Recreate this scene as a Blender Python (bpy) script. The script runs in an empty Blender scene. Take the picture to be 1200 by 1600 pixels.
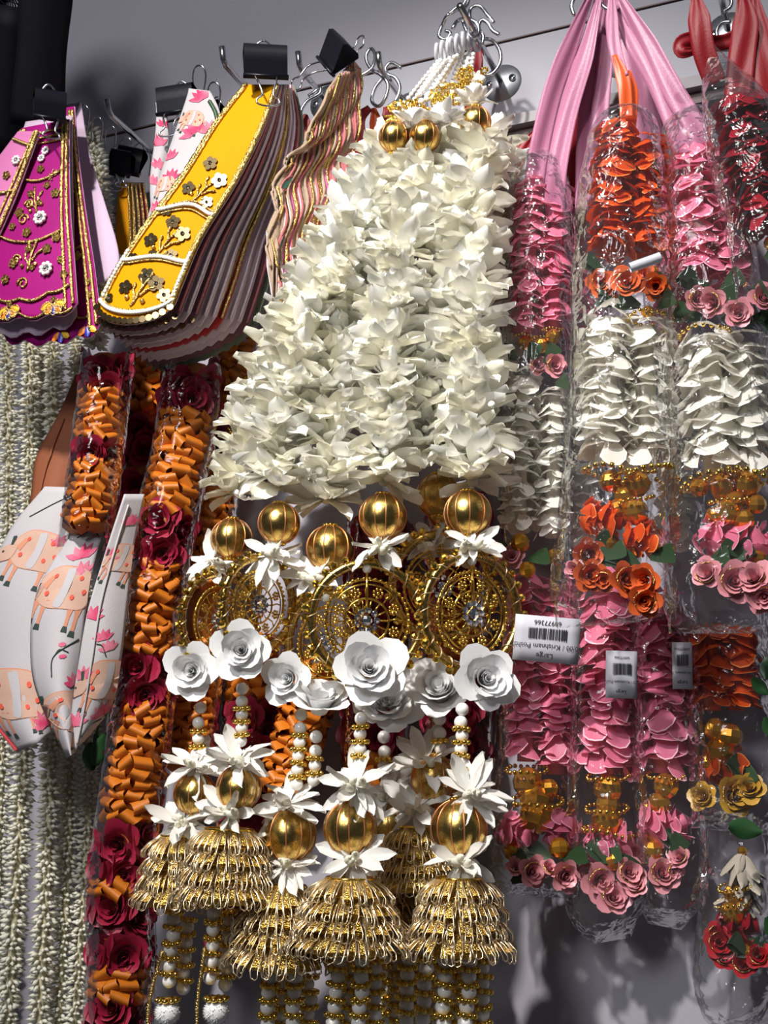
import bpy, math, random
from mathutils import Vector, Matrix, noise

random.seed(7)
scene = bpy.context.scene
COL = scene.collection

# ------------------------------------------------------------------ camera
FPX = 1880.0                       # focal length in pixels of a 1200 x 1600 frame
PSI, THE, D = math.radians(22.1), math.radians(13.25), 1.10
CAM = Vector((0.0, -D, 1.5))
FWD = Vector((-math.sin(PSI)*math.cos(THE), math.cos(PSI)*math.cos(THE), math.sin(THE)))
RGT = Vector((math.cos(PSI), math.sin(PSI), 0.0))
UPV = Vector((math.sin(PSI)*math.sin(THE), -math.cos(PSI)*math.sin(THE), math.cos(THE)))
cam_data = bpy.data.cameras.new('camera')
cam_data.sensor_width = 36.0
cam_data.sensor_fit = 'AUTO'
cam_data.lens = FPX/1600.0*36.0
cam_data.clip_start = 0.02
cam = bpy.data.objects.new('camera', cam_data)
COL.objects.link(cam)
cam.matrix_world = Matrix(((RGT.x, UPV.x, -FWD.x, CAM.x), (RGT.y, UPV.y, -FWD.y, CAM.y), (RGT.z, UPV.z, -FWD.z, CAM.z), (0, 0, 0, 1)))
scene.camera = cam

# ------------------------------------------------------------------ world, lamps, exposure
world = bpy.data.worlds.new('shop_light')
scene.world = world
world.use_nodes = True
world.node_tree.nodes['Background'].inputs[0].default_value = (0.80, 0.86, 1.0, 1)
world.node_tree.nodes['Background'].inputs[1].default_value = 0.06
scene.view_settings.view_transform = 'Standard'
scene.view_settings.look = 'None'
scene.view_settings.gamma = 1.0
scene.view_settings.use_curve_mapping = False
scene.view_settings.exposure = 0.0

def lamp(name, loc, target, energy, size, color=(1, 0.95, 0.88), spot=None, blend=0.5):
    ld = bpy.data.lights.new(name, 'SPOT' if spot else 'AREA')
    ld.energy = energy
    ld.color = color
    if spot:
        ld.spot_size = math.radians(spot); ld.spot_blend = blend; ld.shadow_soft_size = size
    else:
        ld.shape = 'DISK'; ld.size = size
    o = bpy.data.objects.new(name, ld)
    o.location = loc
    o.rotation_euler = (Vector(target)-Vector(loc)).to_track_quat('-Z', 'Y').to_euler()
    COL.objects.link(o)
    return o
lamp('ceiling_spotlight', (-0.52, -1.46, 2.92), (-0.43, -0.17, 1.84), 205, 0.04, (1, 0.96, 0.91), spot=40, blend=1.0)
lamp('ceiling_downlight', (0.05, -1.20, 3.05), (-0.20, -0.12, 2.05), 38, 0.04, (1.0, 0.97, 0.94), spot=30, blend=1.0)
lamp('fill_panel', (-0.6, -2.2, 2.7), (-0.50, -0.1, 1.85), 20, 0.55, (0.95, 0.97, 1.0))  # unseen panel added as soft fill from the front

# ------------------------------------------------------------------ geometry helpers
def P(px, py, h):
    d = FWD + RGT*((px-600)/FPX) - UPV*((py-800)/FPX)
    return CAM + d*((D-h)/d.y)
def mpp(h):
    return (D-h)/(math.cos(PSI)*math.cos(THE))/FPX
def V3(t): return P(t[0], t[1], t[2])

def face_mat(p, yaw=0, pitch=0, roll=0, s=1.0):
    """local X right, Z up, -Y towards the viewer"""
    b = (p-CAM).normalized()
    x = b.cross(Vector((0, 0, 1))).normalized()
    z = x.cross(b)
    m = Matrix(((x.x, b.x, z.x, p.x), (x.y, b.y, z.y, p.y), (x.z, b.z, z.z, p.z), (0, 0, 0, 1)))
    m = m @ Matrix.Rotation(math.radians(yaw), 4, 'Z') @ Matrix.Rotation(math.radians(pitch), 4, 'X') @ Matrix.Rotation(math.radians(roll), 4, 'Y')
    return m @ Matrix.Diagonal((s, s, s, 1))
def axis_mat(p, zdir, spin=0.0, s=1.0):
    """local Z along zdir, local -Y roughly towards the viewer"""
    z = Vector(zdir).normalized()
    b = (p-CAM).normalized()
    x = b.cross(z)
    x = x.normalized() if x.length > 1e-4 else z.orthogonal().normalized()
    y = z.cross(x)
    m = Matrix(((x.x, y.x, z.x, p.x), (x.y, y.y, z.y, p.y), (x.z, y.z, z.z, p.z), (0, 0, 0, 1)))
    return m @ Matrix.Rotation(spin, 4, 'Z') @ Matrix.Diagonal((s, s, s, 1))

def catmull(pts, n):
    pts = [Vector(p) for p in pts]
    if len(pts) == 1: return pts*n
    out = []
    m = len(pts)-1
    for i in range(n):
        t = i/(n-1)*m
        k = min(int(t), m-1); f = t-k
        p1, p2 = pts[k], pts[k+1]
        p0 = pts[k-1] if k > 0 else p1*2-p2
        p3 = pts[k+2] if k+2 <= m else p2*2-p1
        out.append(0.5*((2*p1)+(p2-p0)*f+(2*p0-5*p1+4*p2-p3)*f*f+(3*p1-p0-3*p2+p3)*f**3))
    return out
def resample(pts, step=None, n=None):
    fine = catmull(pts, max(40, len(pts)*20))
    cum = [0]
    for a, b in zip(fine, fine[1:]): cum.append(cum[-1]+(b-a).length)
    if n is None: n = max(2, int(round(cum[-1]/step))+1)
    out = []; j = 0
    for i in range(n):
        s = cum[-1]*i/(n-1)
        while j < len(cum)-2 and cum[j+1] < s: j += 1
        f = (s-cum[j])/max(1e-9, cum[j+1]-cum[j])
        out.append(fine[j].lerp(fine[j+1], max(0, min(1, f))))
    return out

class MB:
    def __init__(self): self.v = []; self.f = []; self.m = []
    def add(self, vs, fs, mi=0):
        o = len(self.v); self.v += [tuple(x) for x in vs]
        for f in fs: self.f.append(tuple(o+i for i in f)); self.m.append(mi)
    def grid(self, fn, nu, nv, mi=0, closeu=False, mifn=None):
        vs = [fn(i/(nu if closeu else nu-1), j/(nv-1)) for j in range(nv) for i in range(nu)]
        o = len(self.v); self.v += [tuple(x) for x in vs]
        for j in range(nv-1):
            for i in range(nu if closeu else nu-1):
                k = (i+1) % nu
                self.f.append((o+j*nu+i, o+j*nu+k, o+(j+1)*nu+k, o+(j+1)*nu+i)); self.m.append(mifn(i, j) if mifn else mi)
    def tube(self, pts, r, sides=6, closed=False, mi=0, flat=1.0):
        pts = [Vector(p) for p in pts]; n = len(pts)
        ref = Vector((0.13, 0.2, 1)).normalized(); rings = []; px = None
        for i, p in enumerate(pts):
            a = pts[i-1] if (i > 0 or closed) else p
            b = pts[(i+1) % n] if (i < n-1 or closed) else p
            t = (b-a).normalized()
            if px is None:
                x = t.cross(ref)
                if x.length < 1e-3: x = t.cross(Vector((1, 0, 0)))
            else: x = px-t*px.dot(t)
            x.normalize(); px = x; y = t.cross(x)
            rr = r[i] if isinstance(r, (list, tuple)) else r
            rings.append([p+(x*math.cos(2*math.pi*k/sides)+y*math.sin(2*math.pi*k/sides)*flat)*rr for k in range(sides)])
        o = len(self.v)
        for g in rings: self.v += [tuple(q) for q in g]
        for i in range(n if closed else n-1):
            j = (i+1) % n
            for k in range(sides):
                l = (k+1) % sides
                self.f.append((o+i*sides+k, o+i*sides+l, o+j*sides+l, o+j*sides+k)); self.m.append(mi)
        if not closed:
            self.f.append(tuple(o+k for k in reversed(range(sides)))); self.m.append(mi)
            self.f.append(tuple(o+(n-1)*sides+k for k in range(sides))); self.m.append(mi)
    def sphere(self, c, r, seg=10, rings=6, mi=0, sc=(1, 1, 1)):
        c = Vector(c); o = len(self.v)
        self.v.append((c.x, c.y, c.z+r*sc[2]))
        for j in range(1, rings):
            th = math.pi*j/rings
            for i in range(seg):
                ph = 2*math.pi*i/seg
                self.v.append((c.x+r*sc[0]*math.sin(th)*math.cos(ph), c.y+r*sc[1]*math.sin(th)*math.sin(ph), c.z+r*sc[2]*math.cos(th)))
        self.v.append((c.x, c.y, c.z-r*sc[2])); last = len(self.v)-1
        for i in range(seg):
            k = (i+1) % seg
            self.f.append((o, o+1+i, o+1+k)); self.m.append(mi)
            for j in range(rings-2):
                a = o+1+j*seg; b = a+seg
                self.f.append((a+i, b+i, b+k, a+k)); self.m.append(mi)
            self.f.append((last, o+1+(rings-2)*seg+k, o+1+(rings-2)*seg+i)); self.m.append(mi)
    def box(self, M, sx, sy, sz, mi=0):
        vs = [M @ Vector((x*sx/2, y*sy/2, z*sz/2)) for x in (-1, 1) for y in (-1, 1) for z in (-1, 1)]
        self.add(vs, [(0, 1, 3, 2), (4, 6, 7, 5), (0, 4, 5, 1), (2, 3, 7, 6), (0, 2, 6, 4), (1, 5, 7, 3)], mi)
    def sheet(self, fn, nu, nv, th, mi_front=0, mi_back=0, mi_rim=0):
        """a slab of thickness th whose front face is fn(u, v)"""
        g = [[Vector(fn(i/(nu-1), j/(nv-1))) for i in range(nu)] for j in range(nv)]
        bk = []
        for j in range(nv):
            row = []
            for i in range(nu):
                du = g[j][min(i+1, nu-1)]-g[j][max(i-1, 0)]; dv = g[min(j+1, nv-1)][i]-g[max(j-1, 0)][i]
                n = du.cross(dv)
                n = n.normalized() if n.length > 1e-12 else Vector((0, 1, 0))
                if n.dot(g[j][i]-CAM) < 0: n = -n
                row.append(g[j][i]+n*th)
            bk.append(row)
        o = len(self.v)
        for row in g: self.v += [tuple(q) for q in row]
        o2 = len(self.v)
        for row in bk: self.v += [tuple(q) for q in row]
        for j in range(nv-1):
            for i in range(nu-1):
                a, b, c, d = j*nu+i, j*nu+i+1, (j+1)*nu+i+1, (j+1)*nu+i
                self.f.append((o+a, o+d, o+c, o+b)); self.m.append(mi_front)
                self.f.append((o2+a, o2+b, o2+c, o2+d)); self.m.append(mi_back)
        rim = [i for i in range(nu)]+[j*nu+nu-1 for j in range(1, nv)]+[(nv-1)*nu+i for i in range(nu-2, -1, -1)]+[j*nu for j in range(nv-2, 0, -1)]
        for a, b in zip(rim, rim[1:]+rim[:1]):
            self.f.append((o+a, o+b, o2+b, o2+a)); self.m.append(mi_rim)
    def mesh(self, name, mats, smooth=True):
        me = bpy.data.meshes.new(name)
        me.from_pydata(self.v, [], self.f)
        for m in (mats if isinstance(mats, (list, tuple)) else [mats]): me.materials.append(m)
        me.polygons.foreach_set('material_index', self.m)
        if smooth: me.polygons.foreach_set('use_smooth', [True]*len(self.f))
        me.update()
        return me

WM = {}
def put(name, me, parent=None, M=None):
    """link one mesh object whose world matrix is M"""
    o = bpy.data.objects.new(name, me)
    COL.objects.link(o)
    M = M if M is not None else Matrix.Identity(4)
    WM[o.name] = M
    if parent is not None:
        o.parent = parent
        o.matrix_basis = WM[parent.name].inverted() @ M
    else:
        o.matrix_basis = M
    return o
def putl(name, me, parent, Ml):
    """child with a local matrix"""
    o = bpy.data.objects.new(name, me)
    COL.objects.link(o)
    o.parent = parent
    o.matrix_basis = Ml
    return o
def tag(o, label, cat=None, group=None, kind=None):
    if label: o['label'] = label
    if cat: o['category'] = cat
    if group: o['group'] = group
    if kind: o['kind'] = kind
    return o
def thing(name, label, cat, loc, group=None):
    o = bpy.data.objects.new(name, None)
    COL.objects.link(o)
    o.empty_display_size = 0.02
    M = Matrix.Translation(loc); o.matrix_basis = M; WM[o.name] = M
    return tag(o, label, cat, group)

# ------------------------------------------------------------------ materials
def mat(name, col, rough=0.5, metal=0.0, var=0.0, vscale=30.0, bump=0.0, bscale=200.0, col2=None, sheen=0.0, trans=0.0, spec=0.5, emit=None, coat=0.0, sss=0.0):
    m = bpy.data.materials.new(name); m.use_nodes = True
    nt = m.node_tree; N = nt.nodes; L = nt.links
    b = N['Principled BSDF']
    b.inputs['Base Color'].default_value = (*col, 1)
    b.inputs['Roughness'].default_value = rough
    b.inputs['Metallic'].default_value = metal
    b.inputs['Specular IOR Level'].default_value = spec
    if sheen: b.inputs['Sheen Weight'].default_value = sheen
    if coat: b.inputs['Coat Weight'].default_value = coat; b.inputs['Coat Roughness'].default_value = 0.15
    tc = N.new('ShaderNodeTexCoord')
    if var or col2:
        nz = N.new('ShaderNodeTexNoise'); nz.inputs['Scale'].default_value = vscale; nz.inputs['Detail'].default_value = 3
        L.new(tc.outputs['Object'], nz.inputs['Vector'])
        rp = N.new('ShaderNodeValToRGB')
        c2 = col2 if col2 else tuple(max(0, c*(1-var)) for c in col)
        rp.color_ramp.elements[0].position = 0.35; rp.color_ramp.elements[1].position = 0.65
        rp.color_ramp.elements[0].color = (*c2, 1); rp.color_ramp.elements[1].color = (*col, 1)
        L.new(nz.outputs['Fac'], rp.inputs['Fac']); L.new(rp.outputs['Color'], b.inputs['Base Color'])
    if bump:
        nz2 = N.new('ShaderNodeTexNoise'); nz2.inputs['Scale'].default_value = bscale; nz2.inputs['Detail'].default_value = 2
        L.new(tc.outputs['Object'], nz2.inputs['Vector'])
        bp = N.new('ShaderNodeBump'); bp.inputs['Strength'].default_value = bump; bp.inputs['Distance'].default_value = 0.002
        L.new(nz2.outputs['Fac'], bp.inputs['Height']); L.new(bp.outputs['Normal'], b.inputs['Normal'])
    if trans:
        t = N.new('ShaderNodeBsdfTranslucent'); t.inputs['Color'].default_value = (*col, 1)
        mx = N.new('ShaderNodeMixShader'); mx.inputs['Fac'].default_value = trans
        L.new(b.outputs[0], mx.inputs[1]); L.new(t.outputs[0], mx.inputs[2])
        L.new(mx.outputs[0], N['Material Output'].inputs['Surface'])
    return m
def film_mat(name, tint=(1, 1, 1), gloss=1.0, haze=0.0, bscale=60.0, bump=0.5):
    m = bpy.data.materials.new(name); m.use_nodes = True
    nt = m.node_tree; N = nt.nodes; L = nt.links
    N.remove(N['Principled BSDF'])
    tr = N.new('ShaderNodeBsdfTransparent'); tr.inputs['Color'].default_value = (*tint, 1)
    gl = N.new('ShaderNodeBsdfGlossy'); gl.inputs['Roughness'].default_value = 0.07
    fr = N.new('ShaderNodeFresnel'); fr.inputs['IOR'].default_value = 1.42
    tc = N.new('ShaderNodeTexCoord'); nz = N.new('ShaderNodeTexNoise')
    nz.inputs['Scale'].default_value = bscale; nz.inputs['Detail'].default_value = 2.5; nz.inputs['Distortion'].default_value = 0.6
    L.new(tc.outputs['Object'], nz.inputs['Vector'])
    bp = N.new('ShaderNodeBump'); bp.inputs['Strength'].default_value = bump; bp.inputs['Distance'].default_value = 0.01
    L.new(nz.outputs['Fac'], bp.inputs['Height'])
    L.new(bp.outputs['Normal'], gl.inputs['Normal']); L.new(bp.outputs['Normal'], fr.inputs['Normal'])
    mu = N.new('ShaderNodeMath'); mu.operation = 'MULTIPLY_ADD'; mu.use_clamp = True
    mu.inputs[1].default_value = gloss; mu.inputs[2].default_value = 0.0
    L.new(fr.outputs[0], mu.inputs[0])
    mx = N.new('ShaderNodeMixShader')
    L.new(mu.outputs[0], mx.inputs['Fac']); L.new(tr.outputs[0], mx.inputs[1]); L.new(gl.outputs[0], mx.inputs[2])
    last = mx
    if haze:
        df = N.new('ShaderNodeBsdfDiffuse'); df.inputs['Color'].default_value = (0.8, 0.8, 0.82, 1)
        m2 = N.new('ShaderNodeMixShader'); m2.inputs['Fac'].default_value = haze
        L.new(mx.outputs[0], m2.inputs[1]); L.new(df.outputs[0], m2.inputs[2]); last = m2
    L.new(last.outputs[0], N['Material Output'].inputs['Surface'])
    return m

M_wall = mat('wall_paint', (0.40, 0.38, 0.43), 0.7, var=0.05, vscale=4, bump=0.05, bscale=90)
M_board = mat('board_paint', (0.36, 0.35, 0.40), 0.5, var=0.08, vscale=9, bump=0.05, bscale=60)
M_brown = mat('ledge_brown_seam_shade', (0.16, 0.11, 0.11), 0.55, var=0.2, vscale=20)
M_ledge = mat('ledge_grey', (0.30, 0.27, 0.29), 0.5, var=0.15, vscale=20)
M_steel = mat('steel', (0.55, 0.56, 0.58), 0.22, 1.0, bump=0.03)
M_plate = mat('plate_steel', (0.42, 0.43, 0.46), 0.38, 1.0, var=0.3, vscale=60)
M_black = mat('black_enamel', (0.005, 0.005, 0.009), 0.35, bump=0.03, spec=0.2)
M_matte = mat('black_plastic', (0.004, 0.004, 0.006), 0.6, spec=0.15)
M_petal = [mat('ivory_petal_a', (0.95, 0.935, 0.84), 0.6, trans=0.25, var=0.04), mat('ivory_petal_b', (0.96, 0.95, 0.90), 0.6, trans=0.25), mat('ivory_petal_c', (0.94, 0.915, 0.78), 0.6, trans=0.25)]
M_white = mat('white_foam', (0.86, 0.86, 0.86), 0.65, trans=0.12, bump=0.08, bscale=400)
M_wpetal = mat('white_petal', (0.84, 0.82, 0.77), 0.6, trans=0.2)
M_tuft = mat('shaded_white', (0.40, 0.35, 0.28), 0.7)  # white petals of the corner tuft, colour darkened to stand for missing light
M_pearl = mat('pearl', (0.88, 0.86, 0.82), 0.18, coat=0.6)
M_ring = mat('milky_plastic', (0.86, 0.86, 0.90), 0.2, trans=0.3)
M_gold = mat('gold_bead', (0.92, 0.62, 0.12), 0.14, 1.0)
M_goldcloth = mat('gold_lame', (0.80, 0.55, 0.18), 0.22, 1.0, bump=0.12, bscale=60, col2=(0.42, 0.27, 0.06), vscale=22)
M_copper = mat('copper_cord', (0.75, 0.32, 0.14), 0.35, 0.8)
M_fringe = mat('fringe_thread', (0.90, 0.74, 0.50), 0.32, 0.85)
M_fringe2 = mat('fringe_gold', (0.80, 0.54, 0.14), 0.30, 1.0, bump=0.8, bscale=700)
M_gem = mat('rhinestone', (0.80, 0.82, 0.86), 0.08, 1.0)
M_pom = mat('pompom', (0.90, 0.89, 0.88), 0.9, sheen=0.5)
M_amber = mat('amber_bead', (0.75, 0.36, 0.04), 0.14, 0.85)
M_pink = mat('pink_satin', (0.88, 0.22, 0.36), 0.42, sheen=0.1, trans=0.28, var=0.12)
M_pink2 = mat('pink_edge', (0.95, 0.55, 0.64), 0.4, trans=0.1)
M_ivory = mat('ivory_satin', (0.88, 0.85, 0.76), 0.42, trans=0.30)
M_ivory2 = mat('ivory_edge', (0.93, 0.92, 0.87), 0.4, trans=0.1)
M_orange = mat('orange_satin', (0.74, 0.085, 0.008), 0.42, trans=0.25, var=0.15)
M_orange2 = mat('orange_edge', (0.88, 0.26, 0.06), 0.4)
M_red = mat('crimson_satin', (0.36, 0.006, 0.02), 0.42, trans=0.2, var=0.2)
M_red2 = mat('crimson_edge', (0.48, 0.02, 0.05), 0.4)
M_ribpink = mat('pale_pink_ribbon', (0.44, 0.16, 0.27), 0.42, sheen=0.1, bump=0.1, bscale=500)
M_ribred = mat('red_ribbon', (0.24, 0.004, 0.010), 0.52, bump=0.1, bscale=500)
M_riborange = mat('orange_ribbon', (0.72, 0.10, 0.02), 0.4)
M_green = mat('green_satin', (0.022, 0.055, 0.018), 0.34, sheen=0.2)
M_leaf = mat('green_leaf', (0.02, 0.07, 0.02), 0.4)
M_roseP = mat('dusty_pink_satin', (0.70, 0.28, 0.32), 0.4)
M_roseO = mat('orange_rose_satin', (0.66, 0.12, 0.03), 0.4)
M_roseY = mat('mustard_satin', (0.50, 0.28, 0.03), 0.4)
M_roseD = mat('dark_red_satin', (0.38, 0.012, 0.02), 0.4)
M_fold = mat('orange_taffeta', (0.64, 0.18, 0.010), 0.42, var=0.2, vscale=40, bump=0.15, bscale=300)
M_maroon = mat('maroon_cloth', (0.36, 0.010, 0.045), 0.5, var=0.3, vscale=60)
M_fold_core = mat('orange_core', (0.45, 0.13, 0.01), 0.6)
M_bud = mat('cream_bud', (0.92, 0.89, 0.76), 0.55, trans=0.15)
M_budcore = mat('bud_core', (0.60, 0.54, 0.36), 0.8)
M_film = film_mat('cellophane', (0.96, 0.96, 0.97), 0.62, 0.012, 55, 0.6)
M_film2 = film_mat('clear_film', (0.97, 0.97, 0.97), 0.55, 0.0, 40, 0.5)
M_paper = mat('tag_paper', (0.50, 0.50, 0.56), 0.6)
M_ink = mat('ink', (0.015, 0.015, 0.02), 0.6)
M_yellow = mat('yellow_satin', (0.66, 0.265, 0.0), 0.62, spec=0.06, bump=0.06, bscale=800)
M_magenta = mat('magenta_satin', (0.30, 0.002, 0.15), 0.55, spec=0.2, var=0.12, vscale=20, bump=0.06, bscale=800)
M_lpink = mat('light_pink_satin', (0.55, 0.15, 0.36), 0.42, sheen=0.3)
M_felt = mat('lilac_felt', (0.54, 0.40, 0.53), 0.9, sheen=0.5, bump=0.3, bscale=900)
M_feltp = mat('pale_pink_felt', (0.72, 0.56, 0.63), 0.9, sheen=0.5, bump=0.3, bscale=900)
M_feltd = mat('plum_felt', (0.25, 0.10, 0.13), 0.9, sheen=0.3, bump=0.3, bscale=900)
M_feltg = mat('sage_felt', (0.20, 0.22, 0.16), 0.9, sheen=0.3, bump=0.3, bscale=900)
M_cred = mat('red_velvet', (0.50, 0.01, 0.02), 0.6, sheen=0.5)
M_trim = mat('gold_braid', (0.62, 0.43, 0.15), 0.30, 1.0, bump=0.8, bscale=700)
M_sequin = mat('sequin', (0.14, 0.10, 0.05), 0.2, 0.9)
M_beige = mat('beige_felt', (0.38, 0.26, 0.17), 0.85, sheen=0.4, bump=0.3, bscale=900)
M_rosefelt = mat('rose_felt', (0.46, 0.12, 0.13), 0.85, sheen=0.4, bump=0.3, bscale=900)
M_teal = mat('teal_thread', (0.10, 0.36, 0.30), 0.5)
M_blue = mat('royal_blue_thread', (0.02, 0.03, 0.30), 0.4)
M_orth = mat('orange_thread', (0.80, 0.20, 0.01), 0.4)
M_amth = mat('amber_thread', (0.85, 0.45, 0.02), 0.4)
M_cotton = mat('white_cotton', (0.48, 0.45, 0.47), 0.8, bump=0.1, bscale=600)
M_peach = mat('peach_print', (0.60, 0.38, 0.29), 0.85, var=0.1, vscale=40)
M_peachd = mat('peach_outline', (0.62, 0.26, 0.16), 0.85)
M_dot = mat('red_print', (0.78, 0.10, 0.06), 0.85)
M_lotus = mat('lotus_print', (0.60, 0.04, 0.13), 0.85, col2=(0.66, 0.20, 0.28), vscale=70)
M_stem = mat('stem_print', (0.03, 0.05, 0.04), 0.85)
M_rust = mat('rust_cotton', (0.30, 0.09, 0.035), 0.75, var=0.15, vscale=15, bump=0.1, bscale=300)

# ------------------------------------------------------------------ shared meshes (unit size)
def petal_mesh(name, m, w=0.36, bend=0.25, cup=0.12, tip=1.6):
    def f(u, v):
        x = (u-0.5)*2
        prof = w*min(1.0, (0.25+v/0.5)**0.8)*math.sqrt(max(0.0, 1-max(0.0, (v-0.5)/0.5)**2.4))*(1 if v < 0.99 else 1)+(0.10*w if v > 0.99 else 0)
        return (x*prof, v, -bend*v*v+cup*x*x*(0.3+v)+0.02*math.sin(9*v+x*3))
    b = MB(); b.grid(f, 4, 6)
    return b.mesh(name, m)
PETALS = [petal_mesh('petal', M_petal[i % 3], w, bd, cp) for i, (w, bd, cp) in enumerate([(0.26, 0.22, 0.10), (0.30, -0.12, 0.14), (0.25, 0.05, 0.16), (0.29, 0.34, 0.06), (0.26, -0.25, 0.10), (0.31, 0.12, 0.12)])]
WPETALS = [petal_mesh('petal', M_wpetal, w, bd, cp) for (w, bd, cp) in [(0.19, 0.12, 0.08), (0.21, -0.18, 0.10), (0.18, 0.34, 0.06)]]
def mk(fn, name, mats, smooth=True):
    b = MB(); fn(b); return b.mesh(name, mats, smooth)
def tuft_mesh(name, m, seed):
    rnd = random.Random(seed); b = MB(); b.sphere((0, 0, 0), 1, 8, 5)
    for j in range(12):
        a = 2*math.pi*j/12+rnd.uniform(-.2, .2); e = rnd.uniform(-0.5, 1.1); L = rnd.uniform(2.6, 3.8); w = L*0.22
        d = Vector((math.cos(a)*math.cos(e), math.sin(a)*math.cos(e), math.sin(e))); t_ = Vector((-math.sin(a), math.cos(a), rnd.uniform(-.5, .5))).normalized(); n_ = d.cross(t_)
        b.add([d*0.5, d*L*.35+t_*w*.7+n_*.1, d*L*.7+t_*w+n_*.3, d*L+n_*.2, d*L*.7-t_*w+n_*.3, d*L*.35-t_*w*.7+n_*.1], [(0, 1, 2, 3), (0, 3, 4, 5)])
    return b.mesh(name, m)
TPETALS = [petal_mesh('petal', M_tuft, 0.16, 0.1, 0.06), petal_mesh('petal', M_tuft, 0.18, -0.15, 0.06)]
TUFTS = [tuft_mesh('flower', M_petal[i % 3], i) for i in range(4)]
WTUFTS = [tuft_mesh('flower', M_wpetal, 9)]
ME_calyx = mk(lambda b: (b.sphere((0, 0, 0), 1, 8, 5), b.sphere((0, 0, 0.8), 0.5, 6, 4)), 'calyx', M_petal[2])
ME_pearl = mk(lambda b: b.sphere((0, 0, 0), 1, 14, 9), 'pearl', M_pearl)
def _spacer(b):
    for k in range(8):
        a = 2*math.pi*k/8
        b.sphere((math.cos(a), math.sin(a), 0), 0.36, 7, 5)
    b.tube([(math.cos(2*math.pi*k/12)*0.7, math.sin(2*math.pi*k/12)*0.7, 0) for k in range(12)], 0.2, 5, True)
ME_spacer = mk(_spacer, 'spacer', M_gold)
ME_ball = mk(lambda b: b.sphere((0, 0, 0), 1, 28, 18), 'ball', M_goldcloth)
def _cords(b):
    for k in range(11):
        a = 2*math.pi*k/11+0.1*math.sin(k*5)
        b.tube([(math.sin(t)*math.cos(a)*1.005, math.sin(t)*math.sin(a)*1.005, math.cos(t)*1.005) for t in [math.pi*(0.04+0.92*i/14) for i in range(15)]], 0.028, 4)
ME_cords = mk(_cords, 'stripe_cord', M_copper)
def _cap(b):
    for k in range(10):
        a = 2*math.pi*k/10
        b.sphere((math.cos(a)*0.26, math.sin(a)*0.26, 0), 0.10, 6, 4)
    b.sphere((0, 0, 0), 0.24, 8, 5, sc=(1, 1, 0.5))
ME_cap = mk(_cap, 'bead_cap', M_gold)
def _gbead(b): b.sphere((0, 0, 0), 1, 7, 5)
ME_gbead = mk(_gbead, 'hoop_bead', M_gold, False)
ME_hoop = mk(lambda b: b.tube([(math.cos(2*math.pi*k/44), 0, math.sin(2*math.pi*k/44)) for k in range(44)], 0.085, 9, True), 'hoop', M_goldcloth)
def _wrap(b):
    n = 360
    b.tube([((1+0.095*math.cos(22*2*math.pi*k/n))*math.cos(2*math.pi*k/n), 0.095*math.sin(22*2*math.pi*k/n), (1+0.095*math.cos(22*2*math.pi*k/n))*math.sin(2*math.pi*k/n)) for k in range(n)], 0.012, 3, True)
ME_wrap = mk(_wrap, 'wire_wrap', M_fringe)
def circ(r, n, y=0): return [(r*math.cos(2*math.pi*k/n), y, r*math.sin(2*math.pi*k/n)) for k in range(n)]
def _filigree(b):
    b.tube(circ(0.97, 48), 0.035, 6, True); b.tube(circ(0.86, 40), 0.022, 5, True); b.tube(circ(0.52, 32), 0.03, 5, True)
    for p in circ(0.99, 46, -0.03): b.sphere(p, 0.045, 6, 4)
    for k in range(14):
        a = 2*math.pi*k/14
        b.tube([(0.2*math.cos(a), 0, 0.2*math.sin(a)), (0.52*math.cos(a), 0, 0.52*math.sin(a))], 0.02, 4)
    for k in range(8):
        a = 2*math.pi*(k+0.5)/8; c = Vector((0.69*math.cos(a), -0.02, 0.69*math.sin(a)))
        b.sphere(c, 0.05, 6, 4)
        for q in range(7):
            g = 2*math.pi*q/7
            b.sphere(c+Vector((math.cos(g), 0, math.sin(g)))*0.10, 0.042, 6, 4)
        a2 = 2*math.pi*k/8
        b.tube([(0.54*math.cos(a2), 0, 0.54*math.sin(a2)), (0.70*math.cos(a2+0.06), -0.02, 0.70*math.sin(a2+0.06)), (0.85*math.cos(a2), 0, 0.85*math.sin(a2))], 0.022, 4)
ME_fil = mk(_filigree, 'medallion', M_gold)
def _gems(b):
    b.sphere((0, -0.06, 0), 0.105, 8, 5, sc=(1, 0.6, 1))
    for k in range(9):
        a = 2*math.pi*k/9
        b.sphere((0.19*math.cos(a), -0.04, 0.19*math.sin(a)), 0.068, 7, 4)
ME_gems = mk(_gems, 'gem_cluster', M_gem, False)
ME_post = mk(lambda b: b.tube([(0, -0.05, 0.2), (0, -0.05, 1.12)], 0.035, 6), 'post', M_gold)
def _pom(b):
    rnd = random.Random(3)
    b.sphere((0, 0, 0), 0.88, 12, 8)
    for k in range(260):
        z = rnd.uniform(-1, 1); a = rnd.uniform(0, 6.283); q = math.sqrt(1-z*z)
        d = Vector((q*math.cos(a), q*math.sin(a), z)); s = d.orthogonal().normalized()*0.05; t = d.cross(s)
        r = rnd.uniform(0.97, 1.06)
        b.add([d*0.82+s, d*0.82-s*0.5+t, d*0.82-s*0.5-t, d*r], [(0, 1, 3), (1, 2, 3), (2, 0, 3)])
ME_pom = mk(_pom, 'pompom', M_pom)
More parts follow.
